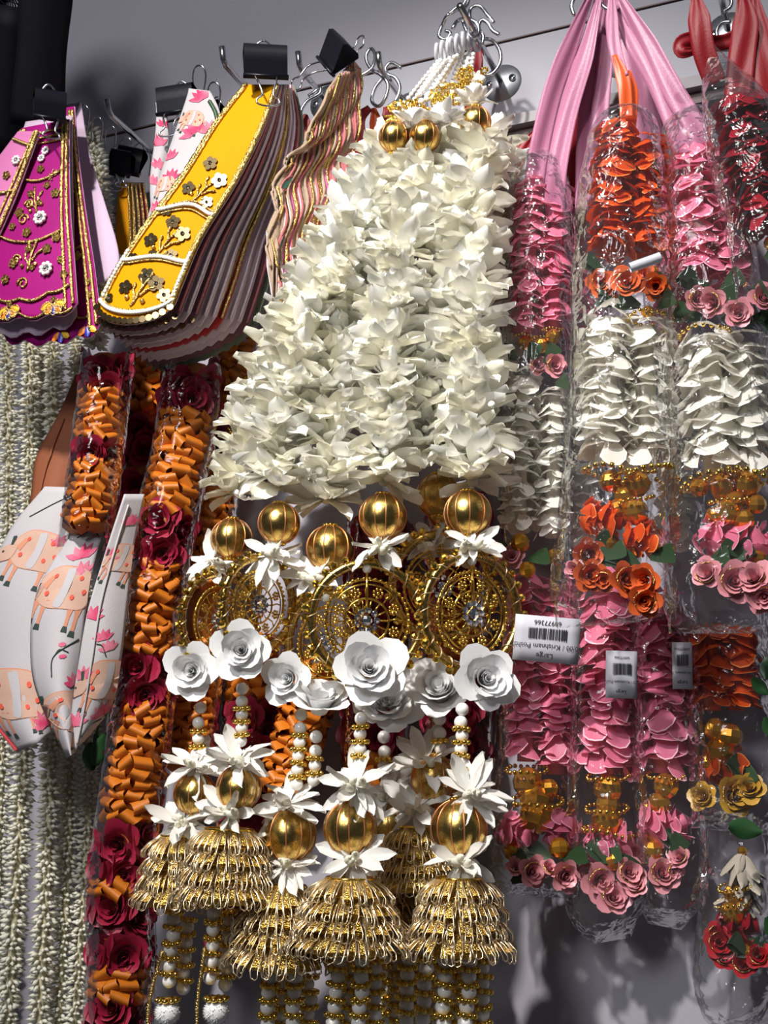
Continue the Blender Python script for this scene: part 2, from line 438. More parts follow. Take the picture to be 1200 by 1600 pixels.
def rose_petal(name, m, r0, r1, hgt, span, curl):
    def f(u, v):
        x = (u-0.5)*2
        vv = v*(1-0.30*abs(x)**2.2)
        r = r0+(r1-r0)*vv**1.3+curl*max(0, vv-0.66)**1.5*2.2
        a = x*span*(0.55+0.45*math.sin(math.pi*min(1, 0.25+vv*0.6)))
        return (r*math.sin(a), -r*math.cos(a), hgt*vv-curl*0.7*max(0, vv-0.7)**1.5)
    b = MB(); b.grid(f, 7, 6)
    return b.mesh(name, m)
def rose_set(key, m):
    return dict(inner=rose_petal('petal', m, 0.10, 0.34, 0.92, 1.6, 0.05), mid=rose_petal('petal', m, 0.20, 0.52, 0.92, 1.35, 0.18), outer=rose_petal('petal', m, 0.25, 0.84, 0.72, 1.1, 0.55),
                core=mk(lambda b: (b.grid(lambda u, v: ((0.03+0.16*v)*math.cos(u*13)*(0.4+u*0.75), (0.03+0.16*v)*math.sin(u*13)*(0.4+u*0.75), 0.86*(1-0.15*u)*v), 30, 3), b.sphere((0, 0, 0.05), 0.14, 8, 5)), 'rose', m))
ROSE = {k: rose_set(k, m) for k, m in dict(white=M_white, maroon=M_maroon, pink=M_roseP, orange=M_roseO, mustard=M_roseY, dark=M_roseD).items()}
def rose(parent, kind, M, r, full=True, name='rose'):
    s = ROSE[kind]
    o = put(name, s['core'], parent, M @ Matrix.Diagonal((r, r, r, 1)))
    off = random.uniform(0, 6)
    lays = [('inner', 3, 0.8), ('inner', 3, 1.12), ('mid', 3, 0.95), ('mid', 4, 1.22), ('outer', 5, 1.0)] if full else [('mid', 3, 1.0), ('outer', 4, 1.0)]
    for nm, n, sc in lays:
        for k in range(n):
            a = off+2*math.pi*k/n+random.uniform(-0.2, 0.2)
            q = sc*random.uniform(0.92, 1.08)
            putl('petal', s[nm], o, Matrix.Rotation(a, 4, 'Z') @ Matrix.Rotation(random.uniform(-0.12, 0.12), 4, 'X') @ Matrix.Diagonal((q, q, min(q, 1.0)*random.uniform(0.9, 1.05), 1)))
        off += 0.6
    return o
def frill_mesh(name, ma, mb, lobes, seed):
    """a ring of overlapping satin scallops with a pale selvedge"""
    rnd = random.Random(seed); b = MB()
    for k in range(lobes):
        ph = 2*math.pi*k/lobes+rnd.uniform(-.18, .18); e = rnd.uniform(-0.12, 0.40); hw = math.pi/lobes*rnd.uniform(1.15, 1.6); tw = rnd.uniform(-0.28, 0.28); sag = rnd.uniform(-0.34, -0.05) if k % 3 else 0.2; ro = rnd.uniform(0.92, 1.06)
        VV = (0.0, 0.35, 0.70, 0.91, 1.0)
        def f(u, v):
            x = 2*u-1; vv = VV[int(round(v*4))]*(1-0.30*abs(x)**2.5)
            r = (0.50+0.50*vv**0.8+0.10*max(0.0, vv-0.7))*ro; a = ph+x*hw*(0.55+0.45*vv)
            z = 0.42-0.62*vv**1.2+0.5*max(0.0, vv-0.72)+e*vv+sag*(1-x*x)*vv*0.8+tw*x*vv+0.04*math.sin(7*u+k)
            return (r*math.cos(a), r*math.sin(a), z)
        b.grid(f, 6, 5, mifn=lambda i, j: 1 if j == 3 else 0)
    return b.mesh(name, [ma, mb])
FRILL = {}
for k, (ma, mb) in dict(pink=(M_pink, M_pink2), ivory=(M_ivory, M_ivory2), orange=(M_orange, M_orange2), red=(M_red, M_red2)).items():
    FRILL[k] = [frill_mesh('ribbon_frill', ma, mb, 6+i % 2, 11+i) for i in range(5)]
def fold_mesh(name, w, seed):
    rnd = random.Random(seed); t = rnd.uniform(-0.25, 0.25)
    path = [(0.25, -0.55), (0.72, -0.42), (1.0, -0.05), (1.02, 0.22), (0.84, 0.50), (0.45, 0.60)]
    def f(u, v):
        i = v*5; k = min(4, int(i)); q = i-k
        r = path[k][0]*(1-q)+path[k+1][0]*q; z = path[k][1]*(1-q)+path[k+1][1]*q
        return ((u-0.5)*w+t*z, -r, z+(u-0.5)*t*0.6)
    b = MB(); b.grid(f, 2, 6)
    return b.mesh(name, M_fold)
FOLDS = [fold_mesh('ribbon_fold', w, i) for i, w in enumerate((0.85, 1.0, 0.9, 0.75))]
def _leafm(b):
    b.grid(lambda u, v: ((u-0.5)*0.62*math.sin(math.pi*(0.08+0.84*v)), 0.12*math.sin(v*3.0)+0.10*(2*u-1)**2-0.06, v), 5, 7)
ME_bow = mk(lambda b: b.grid(lambda u, v: ((u-0.5)*(0.16+0.42*math.sin(math.pi*v)**0.8)+0.10*math.sin(2*math.pi*v), -0.30*math.sin(math.pi*v)+(0.10 if v > .5 else -0.0)*(2*v-1), 0.85*math.sin(math.pi*v)**0.9-0.12*(u-.5)**2), 4, 15), 'ribbon_leaf', M_green)
ME_leaf = mk(_leafm, 'leaf', M_leaf)
def _amber(b): b.sphere((0, 0, 0), 1, 8, 6)
ME_amber = mk(_amber, 'amber_bead', M_amber, False)
ME_chain = mk(lambda b: [b.sphere(p, 0.12, 5, 4) for p in [(math.cos(2*math.pi*k/20), math.sin(2*math.pi*k/20), 0.06*math.sin(k)) for k in range(20)]], 'bead_edging', M_gold)

# ------------------------------------------------------------------ price tag lettering
def text_mesh(s, m):
    cu = bpy.data.curves.new('t', 'FONT'); cu.body = s; cu.size = 1.0; cu.align_x = 'CENTER'; cu.align_y = 'CENTER'; cu.resolution_u = 3
    ob = bpy.data.objects.new('t', cu); COL.objects.link(ob)
    dg = bpy.context.evaluated_depsgraph_get()
    me = bpy.data.meshes.new_from_object(ob.evaluated_get(dg))
    bpy.data.objects.remove(ob); bpy.data.curves.remove(cu)
    me.name = 'lettering'; me.materials.clear(); me.materials.append(m)
    return me
TXT = {k: text_mesh(k, M_ink) for k in ('60977366', '00:00 / Krishnam Poshak', 'Large')}

# ================================================================== THE SETTING
def wallpt(px, py, h=0): return P(px, py, h)
seam_z = wallpt(780, 77).z
ledge_z = wallpt(810, 182, 0.02).z
b = MB(); b.box(Matrix.Translation((0, 0.03, 1.6)), 4.4, 0.06, 3.2)
tag(put('wall_back', b.mesh('wall_back', M_wall, False)), 'pale lilac grey painted shop wall behind the hanging goods', kind='structure')
b = MB()
b.box(Matrix.Translation((0, -0.006, (seam_z+ledge_z)/2-0.001)), 4.4, 0.012, seam_z-ledge_z-0.003)
b.box(Matrix.Translation((0, -0.0066, seam_z)), 4.4, 0.0134, 0.0014, 1)  # thin dark strip standing in for the shadow groove along the seam
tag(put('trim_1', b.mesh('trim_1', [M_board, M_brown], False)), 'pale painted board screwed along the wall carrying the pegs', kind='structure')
b = MB(); b.box(Matrix.Translation((0, -0.013, ledge_z-0.006)), 4.4, 0.026, 0.012); b.box(Matrix.Translation((0, -0.008, ledge_z-0.018)), 4.4, 0.016, 0.012, 1)
tag(put('trim_2', b.mesh('trim_2', [M_ledge, M_brown], False)), 'dark brown ledge strip under the white board', kind='structure')

b = MB(); b.box(Matrix.Translation((0, -1.9, -0.02)), 4.4, 3.8, 0.04)
tag(put('floor', b.mesh('floor', mat('floor_tile', (0.30, 0.28, 0.26), 0.4, var=0.1, vscale=6), False)), 'grey shop floor below the display', kind='structure')
# ------------------------------------------------------------------ pegs
def wire(b, pts, r, sides=7, n=None, closed=False):
    b.tube(resample(pts, n=n or max(8, len(pts)*5)), r, sides, closed)
def peg(base, hlen, label, tip=0.0, r=0.0032, plate=True, h0=0.012):
    p0 = P(base[0], base[1], h0); hd = Vector((0, -1, 0.0))
    t = thing('display_peg', label, 'peg', p0, 'steel pegs on the wall board')
    e = Vector((p0.x, -hlen, p0.z))
    b = MB()
    pts = [p0, p0.lerp(e, 0.5), e]
    if tip: pts += [e+Vector((0, -0.006, 0.004)), e+Vector((0, -0.010, tip))]
    b.tube(pts, r, 9)
    put('rod', b.mesh('rod', M_steel), t)
    if plate:
        b = MB()
        n = 28
        R = 0.0215
        b.add([p0+Vector((R*math.cos(2*math.pi*k/n), 0, R*math.sin(2*math.pi*k/n))) for k in range(n)]+[p0+Vector((R*0.86*math.cos(2*math.pi*k/n), -0.002, R*0.86*math.sin(2*math.pi*k/n))) for k in range(n)]+[p0+Vector((R*0.25*math.cos(2*math.pi*k/n), -0.006, R*0.25*math.sin(2*math.pi*k/n))) for k in range(n)],
              [(k, (k+1) % n, n+(k+1) % n, n+k) for k in range(n)]+[(n+k, n+(k+1) % n, 2*n+(k+1) % n, 2*n+k) for k in range(n)]+[tuple(2*n+k for k in range(n))])
        put('base_plate', b.mesh('base_plate', M_plate), t)
        for sx in (-1, 1):
            c = p0+Vector((sx*0.0125, -0.0048, 0.001*sx))
            b = MB(); b.sphere(c, 0.0042, 12, 6, sc=(1, 0.35, 1))
            s = put('screw', b.mesh('screw', M_gem), t)
            b = MB(); b.box(Matrix.Translation(c+Vector((0, -0.0019, 0))), 0.0036, 0.0006, 0.0007); b.box(Matrix.Translation(c+Vector((0, -0.0019, 0))), 0.0007, 0.0006, 0.0036)
            put('screw_slot', b.mesh('screw_slot', M_matte, False), s)
    return t, p0
PEG = {}
for key, base, hl, tip, lab in [
    ('A', (262, 258), 0.125, 0.014, 'steel peg at far left strung with a row of wire clip handles'),
    ('B', (452, 212), 0.155, 0.016, 'steel peg above the white printed cloth, left of the yellow sashes'),
    ('C', (512, 160), 0.078, 0.016, 'short steel peg rising behind the yellow sash clip'),
    ('D', (640, 172), 0.092, 0.014, 'steel peg beside the tilted black clip of scalloped trims'),
    ('E', (784, 130), 0.150, 0.0, 'long steel peg carrying the white flower garlands, round plate showing'),
    ('F', (972, 92), 0.150, 0.0, 'steel peg hidden behind the gathered pale pink ribbons'),
    ('G', (1138, 50), 0.150, 0.0, 'steel peg with round plate behind the red ribbons')]:
    PEG[key] = peg(base, hl, lab, tip)

# ------------------------------------------------------------------ S-hooks
def s_hook(pts, label, r=0.0019):
    w = [V3(p) for p in pts]
    b = MB(); wire(b, w, r, 8, len(pts)*6)
    o = put('s_hook', b.mesh('s_hook', M_steel))
    return tag(o, label, 'hook', 'bent wire hooks on the pegs')
s_hook([(702, 22, .135), (715, 12, .132), (728, 10, .128), (732, -4, .126), (726, -12, .125)], 'topmost short hook end above the pearl loops')
s_hook([(700, 24, .128), (722, 10, .125), (730, -6, .124)][::-1]+[(692, 38, .122), (686, 56, .12), (697, 62, .118), (704, 52, .118), (696, 48, .118)], 'large bent hook carrying the leftmost white plastic rings')
s_hook([(707, 45, .118), (716, 32, .116), (732, 30, .114), (746, 38, .112), (748, 52, .110), (740, 60, .108), (730, 50, .108), (722, 30, .110)], 'middle bent hook crossing the long peg above the white rings')
s_hook([(772, 36, .105), (762, 24, .107), (752, 12, .110), (742, 10, .112), (734, 18, .114), (736, 40, .112)], 'upper right hook pointing away from the long peg')
s_hook([(780, 54, .102), (770, 48, .103), (762, 36, .105), (752, 32, .107), (748, 44, .108), (755, 56, .106), (754, 68, .106)], 'lower right hook with a free straight end by the long peg')
s_hook([(752, 60, .085), (770, 64, .085), (781, 80, .085), (781, 100, .085), (768, 116, .085), (752, 116, .085)], 'large open round hook right of the pearl strings')
s_hook([(557, 122, .09), (580, 108, .088), (586, 88, .085), (580, 76, .083), (572, 90, .083), (580, 108, .083), (596, 118, .083), (606, 132, .082), (603, 152, .082), (592, 166, .08), (581, 158, .08), (586, 138, .08), (598, 122, .08)], 'twisted hook left of the white garland with a round lower loop')
s_hook([(627, 106, .07), (612, 98, .07), (603, 106, .07), (606, 116, .07), (618, 122, .068), (625, 138, .066), (618, 158, .066), (607, 166, .066)], 'hook above the red ribbons with a free end to the right')
s_hook([(471, 186, .05), (471, 172, .05), (480, 158, .05), (494, 150, .05), (501, 144, .05), (500, 136, .05), (494, 142, .052), (482, 150, .052)], 'thin hook between the yellow sashes and the scalloped trims')
s_hook([(897, 24, .13), (893, 10, .13), (898, -6, .13)], 'hook end left of the gathered pink ribbons')
s_hook([(938, 6, .13), (950, 14, .13), (966, 8, .13), (970, -6, .13)], 'hook bend at the top of the pink ribbons')
s_hook([(1131, 18, .06), (1140, 12, .06), (1143, 4, .06), (1140, -6, .06)], 'hook tip above the plate by the red ribbons')
s_hook([(1128, 80, .05), (1122, 62, .05), (1120, 48, .05), (1128, 36, .05), (1142, 34, .05)], 'hook ring around the plate behind the red ribbons')

# ------------------------------------------------------------------ black fan at the upper left
fan = thing('electric_fan', 'black fan with wire guard and dark mount at the upper left', 'fan', P(60, 60, 0.2))
fc = P(0, -30, 0.21)
axis = (P(130, 60, 0.06)-fc).normalized()
b = MB()
x1 = axis.cross(Vector((0, 0, 1))).normalized(); z1 = x1.cross(axis)
def fr(r, a, d): return fc+(x1*math.cos(a)+z1*math.sin(a))*r+axis*d
for r, d in [(0.075, 0.0)]:
    b.tube([fr(r, 2*math.pi*k/48, d) for k in range(48)], 0.003, 6, True)
put('guard_rim', b.mesh('guard_rim', M_matte), fan)
b = MB()
for k in range(46):
    a = 2*math.pi*k/46
    b.tube([fr(0.008+0.067*q, a+0.9*q*q, -0.018*(1-q*q)) for q in [i/7 for i in range(8)]], 0.0008, 4)
    b.tube([fr(0.008+0.067*q, a+0.9*q*q, 0.018*(1-q*q)) for q in [i/7 for i in range(8)]], 0.0008, 4)
for r in (0.025, 0.05):
    b.tube([fr(r, 2*math.pi*k/40, -0.018*(1-(r/0.075)**2)) for k in range(40)], 0.001, 4, True)
tag(put('guard_wires', b.mesh('guard_wires', M_matte), fan), None, kind='stuff')
for k in range(3):
    b = MB(); a0 = 2*math.pi*k/3
    b.sheet(lambda u, v: fr(0.012+0.055*v, a0+(u-0.5)*1.5*(0.6+0.4*v), 0.008*(u-0.5)*2), 6, 6, 0.001)
    put('blade', b.mesh('blade', M_matte), fan)
b = MB()
b.tube([fc-axis*0.022, fc+axis*0.02], 0.012, 14)
put('motor_hub', b.mesh('motor_hub', M_matte), fan)
b = MB()
mt = face_mat(P(66, 70, 0.245), 0, 0, 0)
def mount(u, v):
    return mt @ Vector(((u-0.5)*0.050*(1+0.04*math.sin(v*9)), 0.006*math.sin(u*math.pi)*-1, (0.5-v)*0.16))
b.sheet(mount, 9, 14, 0.022)
put('mount_bracket', b.mesh('mount_bracket', M_matte), fan)
b = MB(); b.tube([mt @ Vector((0.006, -0.004, 0.06)), mt @ Vector((0.006, 0.10, 0.02)), mt @ Vector((0.006, 0.245, 0.02))], 0.008, 10)
put('arm', b.mesh('arm', M_matte), fan)
b = MB()
mt2 = face_mat(P(16, 130, 0.20), 0, 0, 0)
b.sheet(lambda u, v: mt2 @ Vector(((u-0.5)*0.045, -0.01*math.sin(math.pi*u), (0.5-v)*0.15)), 8, 8, 0.03)
put('motor_housing', b.mesh('motor_housing', M_matte), fan)

# ------------------------------------------------------------------ binder clips
def binder_clip(p, yaw, roll, w, label, pitch=0, open_d=0.018, hgt=0.026, lever_up=True, lever_len=0.034):
    M = face_mat(p, yaw, pitch-math.degrees(math.asin((p-CAM).normalized().z)), roll)
    t = thing('binder_clip', label, 'binder clip', p, 'black clips holding the textiles')
    b = MB()
    def prof(u, v):        # triangular sleeve, wide spine on top, jaws below
        x = (u-0.5)*w
        path = [(-0.0005, -hgt), (-open_d*0.5, 0), (-open_d*0.35, 0.003), (open_d*0.35, 0.003), (open_d*0.5, 0), (0.0015, -hgt)]
        i = v*5; k = min(4, int(i)); q = i-k
        y = path[k][0]*(1-q)+path[k+1][0]*q; z = path[k][1]*(1-q)+path[k+1][1]*q
        return M @ Vector((x, y, z))
    b.grid(prof, 6, 11)
    put('spring_body', b.mesh('spring_body', M_black), t)
    for sy in (-1, 1):
        b = MB(); b.tube([M @ Vector((-w*0.52, 0.0015*sy, -hgt)), M @ Vector((w*0.52, 0.0015*sy, -hgt))], 0.0018, 7)
        put('jaw_roll', b.mesh('jaw_roll', M_black), t)
    L = lever_len
    b = MB()
    lv = [(-w*0.26, -0.001, -hgt), (-w*0.20, -0.010, -hgt-L*0.35), (-w*0.12, -0.012, -hgt-L*0.72), (-w*0.24, -0.012, -hgt-L*0.86), (-w*0.24, -0.012, -hgt-L), (0, -0.012, -hgt-L*1.06), (w*0.24, -0.012, -hgt-L), (w*0.24, -0.012, -hgt-L*0.86), (w*0.12, -0.012, -hgt-L*0.72), (w*0.20, -0.010, -hgt-L*0.35), (w*0.26, -0.001, -hgt)]
    wire(b, [M @ Vector(q) for q in lv], 0.0010, 6, 50)
    put('lever', b.mesh('lever', M_steel), t)
    if lever_up:
        b = MB()
        lv = [(-w*0.26, 0.001, -hgt), (-w*0.20, open_d*0.5+0.002, -hgt*0.3), (-w*0.12, open_d*0.5+0.003, 0.006), (-w*0.2, open_d*0.5+0.002, 0.012), (0, open_d*0.5, 0.018), (w*0.2, open_d*0.5+0.002, 0.012), (w*0.12, open_d*0.5+0.003, 0.006), (w*0.20, open_d*0.5+0.002, -hgt*0.3), (w*0.26, 0.001, -hgt)]
        wire(b, [M @ Vector(q) for q in lv], 0.0010, 6, 46)
        put('lever', b.mesh('lever', M_steel), t)
    return t
binder_clip(P(414, 80, .206), 4, -1, 0.041, 'large black clip gripping the top of the yellow sashes', open_d=0.02, hgt=0.027, lever_len=0.036)
binder_clip(P(537, 68, .14), -58, 22, 0.046, 'black clip turned sideways above the scalloped pink trims', open_d=0.022, hgt=0.028)
binder_clip(P(78, 150, .258), 6, 0, 0.030, 'black clip at left holding the magenta embroidered panels', hgt=0.024, lever_len=0.026)
binder_clip(P(276, 142, .15), -30, -16, 0.040, 'black clip gripping the white printed cloth at the top', hgt=0.026)
binder_clip(P(326, 166, .105), -40, -10, 0.030, 'small black clip half hidden behind the white printed cloth', hgt=0.02)
binder_clip(P(188, 242, .09), 10, 4, 0.022, 'small black clip under the far left peg, left of its twin', hgt=0.024, lever_len=0.02)
binder_clip(P(208, 238, .075), -20, 6, 0.030, 'black clip above the small yellow trims on the left peg', hgt=0.026, lever_len=0.028)
for i, (x, y, h) in enumerate([(131, 172, .125), (152, 190, .107), (173, 204, .092), (198, 222, .075), (228, 244, .05)]):
    b = MB()
    M = face_mat(P(x, y, h), -35, 0, 0)
    wire(b, [M @ Vector(q) for q in [(-0.006, 0, -0.022), (-0.007, 0, -0.004), (-0.004, 0, 0.004), (0.004, 0, 0.004), (0.007, 0, -0.004), (0.006, 0, -0.022)]], 0.0010, 6, 30)
    tag(put('wire_handle', b.mesh('wire_handle', M_steel)), ['wire clip handle nearest the tip of the far left peg', 'second wire handle from the tip of the far left peg', 'third wire handle from the tip of the far left peg', 'fourth wire handle from the tip of the far left peg', 'wire handle closest to the wall on the far left peg'][i], 'wire handle', 'clip handles on the far left peg')
for i, (x, y, h) in enumerate([(312, 112, .15), (335, 138, .125)]):
    b = MB()
    M = face_mat(P(x, y, h), -35, 0, 0)
    wire(b, [M @ Vector(q) for q in [(-0.006, 0, -0.020), (-0.008, 0, -0.004), (-0.004, 0, 0.005), (0.004, 0, 0.005), (0.008, 0, -0.004), (0.006, 0, -0.020)]], 0.0010, 6, 30)
    tag(put('wire_handle', b.mesh('wire_handle', M_steel)), ['wire handle near the tip of the peg above the white printed cloth', 'wire handle behind the white printed cloth, nearer the wall'][i], 'wire handle', 'clip handles on the second peg')

# ================================================================== EMBROIDERED SASHES
def cat1(vals, t):
    m = len(vals)-1; x = max(0, min(1, t))*m; k = min(int(x), m-1); f = x-k
    p1, p2 = vals[k], vals[k+1]
    p0 = vals[k-1] if k > 0 else 2*p1-p2
    p3 = vals[k+2] if k+2 <= m else 2*p2-p1
    return 0.5*(2*p1+(p2-p0)*f+(2*p0-5*p1+4*p2-p3)*f*f+(3*p1-p0-3*p2+p3)*f**3)
class Surf:
    """cloth between a left and a right edge; rows of (lx, ly, rx, ry, hl, hr)"""
    def __init__(s, rows, end=0.10, scal=0, scal_amp=0.012, wave=None, bulge=0.0):
        s.c = list(zip(*rows)); s.end = end; s.scal = scal; s.sa = scal_amp; s.wave = wave; s.bulge = bulge
    def __call__(s, u, v):
        x = 2*u-1
        lim = 1-s.end+s.end*math.sqrt(max(0, 1-0.98*x*x)) if s.end else 1.0
        if s.scal: lim += s.sa*abs(math.sin(math.pi*s.scal*u))*v**6
        t = v*lim
        lx, ly, rx, ry, hl, hr = [cat1(q, min(t, 1.0)) for q in s.c]
        if t > 1:
            q0 = [cat1(q, 0.97) for q in s.c]; k = (t-1)/0.03
            lx += (lx-q0[0])*k; ly += (ly-q0[1])*k; rx += (rx-q0[2])*k; ry += (ry-q0[3])*k
        if s.wave:
            n, a, ph = s.wave
            d = a*math.sin(2*math.pi*n*v+ph)*(v**0.4)
            lx += d; rx += d*0.8
        px, py, h = lx+(rx-lx)*u, ly+(ry-ly)*u, hl+(hr-hl)*u+s.bulge*math.sin(math.pi*u)*v
        return P(px, py, h)
    def frame(s, u, v, lift=0.0, spin=0.0, sc=1.0):
        """local X along width, Z up the cloth, -Y out of the cloth"""
        e = 0.01
        du = (s(min(1, u+e), v)-s(max(0, u-e), v)).normalized()
        dv = (s(u, max(0, v-e))-s(u, min(1, v+e))).normalized()
        n = du.cross(dv).normalized()
        if n.dot(s(u, v)-CAM) > 0: n = -n
        x = dv.cross(-n).normalized()*-1
        if x.dot(du) < 0: x = -x
        p = s(u, v)+n*lift; y = -n
        m = Matrix(((x.x, y.x, dv.x, p.x), (x.y, y.y, dv.y, p.y), (x.z, y.z, dv.z, p.z), (0, 0, 0, 1)))
        return m @ Matrix.Rotation(spin, 4, 'Y') @ Matrix.Diagonal((sc, sc, sc, 1))
def lerp_rows(a, b, t): return [tuple(x+(y-x)*t for x, y in zip(r, q)) for r, q in zip(a, b)]
def cloth(name, S, th, mats, parent, nu=10, nv=30):
    b = MB(); b.sheet(S, nu, nv, th, 0, 1, 2)
    return put(name, b.mesh(name, mats), parent)
def braid(parent, S, path, r, m, name='gold_braid', n=70, lift=0.0012, bumps=True):
    pts = []
    for i in range(n):
        q = i/(n-1)*(len(path)-1); k = min(int(q), len(path)-2); f = q-k
        u = path[k][0]*(1-f)+path[k+1][0]*f; v = path[k][1]*(1-f)+path[k+1][1]*f
        pts.append(S.frame(u, v, lift).translation)
    b = MB(); b.tube(pts, [r*(0.75+0.4*abs(math.sin(i*1.3))) for i in range(n)] if bumps else r, 5)
    return put(name, b.mesh(name, m), parent)
def pearl_row(parent, S, path, r, n, name='pearl_row', m=None, lift=0.0025):
    b = MB()
    for i in range(n):
        q = i/(n-1)*(len(path)-1); k = min(int(q), len(path)-2); f = q-k
        u = path[k][0]*(1-f)+path[k+1][0]*f; v = path[k][1]*(1-f)+path[k+1][1]*f
        b.sphere(S.frame(u, v, lift).translation, r, 8, 5)
    o = put(name, b.mesh(name, m or M_pearl), parent); o['kind'] = 'stuff'
    return o
def _seqflower(b):
    for k in range(5):
        a = 2*math.pi*k/5; c = (0.62*math.cos(a), -0.08, 0.62*math.sin(a))
        b.tube([(c[0], -0.02, c[2]), (c[0], -0.16, c[2])], 0.42, 9)
    b.sphere((0, -0.22, 0), 0.27, 8, 5, mi=1)
ME_seq = mk(_seqflower, 'sequin_flower', [M_sequin, M_gem], False)
def _pearlflower(b):
    for k in range(8):
        a = 2*math.pi*k/8
        b.sphere((0.62*math.cos(a), -0.2, 0.62*math.sin(a)), 0.27, 7, 5)
    b.sphere((0, -0.25, 0), 0.30, 8, 5, mi=1)
ME_pflower = mk(_pearlflower, 'pearl_flower', [M_pearl, M_gem])
def _goldflower(b):
    for k in range(5):
        a = 2*math.pi*k/5+0.3
        b.sphere((0.55*math.cos(a), -0.15, 0.55*math.sin(a)), 0.38, 7, 5, sc=(1, 0.5, 1))
    b.sphere((0, -0.25, 0), 0.25, 6, 4)
ME_gflower = mk(_goldflower, 'gold_flower', M_trim)
def sprig(parent, S, u, v, spin, L, name='embroidered_stem'):
    M = S.frame(u, v, 0.0010, spin)
    b = MB()
    def tw(pts): b.tube([M @ Vector((x*L, 0, z*L)) for x, z in pts], [L*0.035*(0.8+0.5*(i % 2)) for i in range(len(pts))], 4)
    tw([(0.02*math.sin(i), i/9) for i in range(10)])
    for s, z0 in ((-1, 0.15), (1, 0.3), (-1, 0.5)):
        tw([(s*0.28*q+0.03*math.sin(q*8), z0+0.42*q) for q in [i/6 for i in range(7)]])
    for s, z0 in ((-1, 0.1), (1, 0.2)):
        b.sphere(M @ Vector((s*0.22*L, 0, (z0+0.05)*L)), L*0.07, 6, 4)
    return put(name, b.mesh(name, M_trim), parent)

# ---- yellow bundle
Y0 = [(384, 132, 436, 132, .195, .195), (335, 192, 411, 203, .205, .20), (281, 276, 369, 288, .215, .205), (216, 364, 318, 370, .225, .215), (172, 432, 290, 434, .23, .22), (136, 508, 262, 506, .235, .225)]
Y1 = [(432, 132, 459, 132, .165, .155), (430, 200, 474, 204, .16, .145), (410, 290, 462, 290, .155, .135), (350, 380, 440, 372, .15, .125), (290, 470, 425, 440, .145, .12), (212, 588, 395, 535, .14, .115)]
N = 11
defs = ['yellow', 'plum', 'feltp', 'plum', 'feltp', 'feltp', 'red', 'feltp', 'feltp', 'plum', 'sage']
labels = {0: 'front yellow satin sash with pearl arches and sequin flowers', 1: 'plum backed sash directly behind the yellow sash', 2: 'pale pink felt backed sash, second behind the yellow one', 3: 'plum sash edge between two pale felt backs behind the yellow sash',
          4: 'pale pink felt backed sash, second to the left of the red one', 5: 'pale pink felt sash edge touching the red sash on its left', 6: 'red velvet sash with gold braid edge in the yellow bundle', 7: 'pale pink felt sash with wide back right of the red one',
          8: 'pale pink felt sash, third from the back of the yellow bundle', 9: 'plum scalloped sash, last but one in the yellow bundle', 10: 'sage green felt sash at the very back of the yellow bundle'}
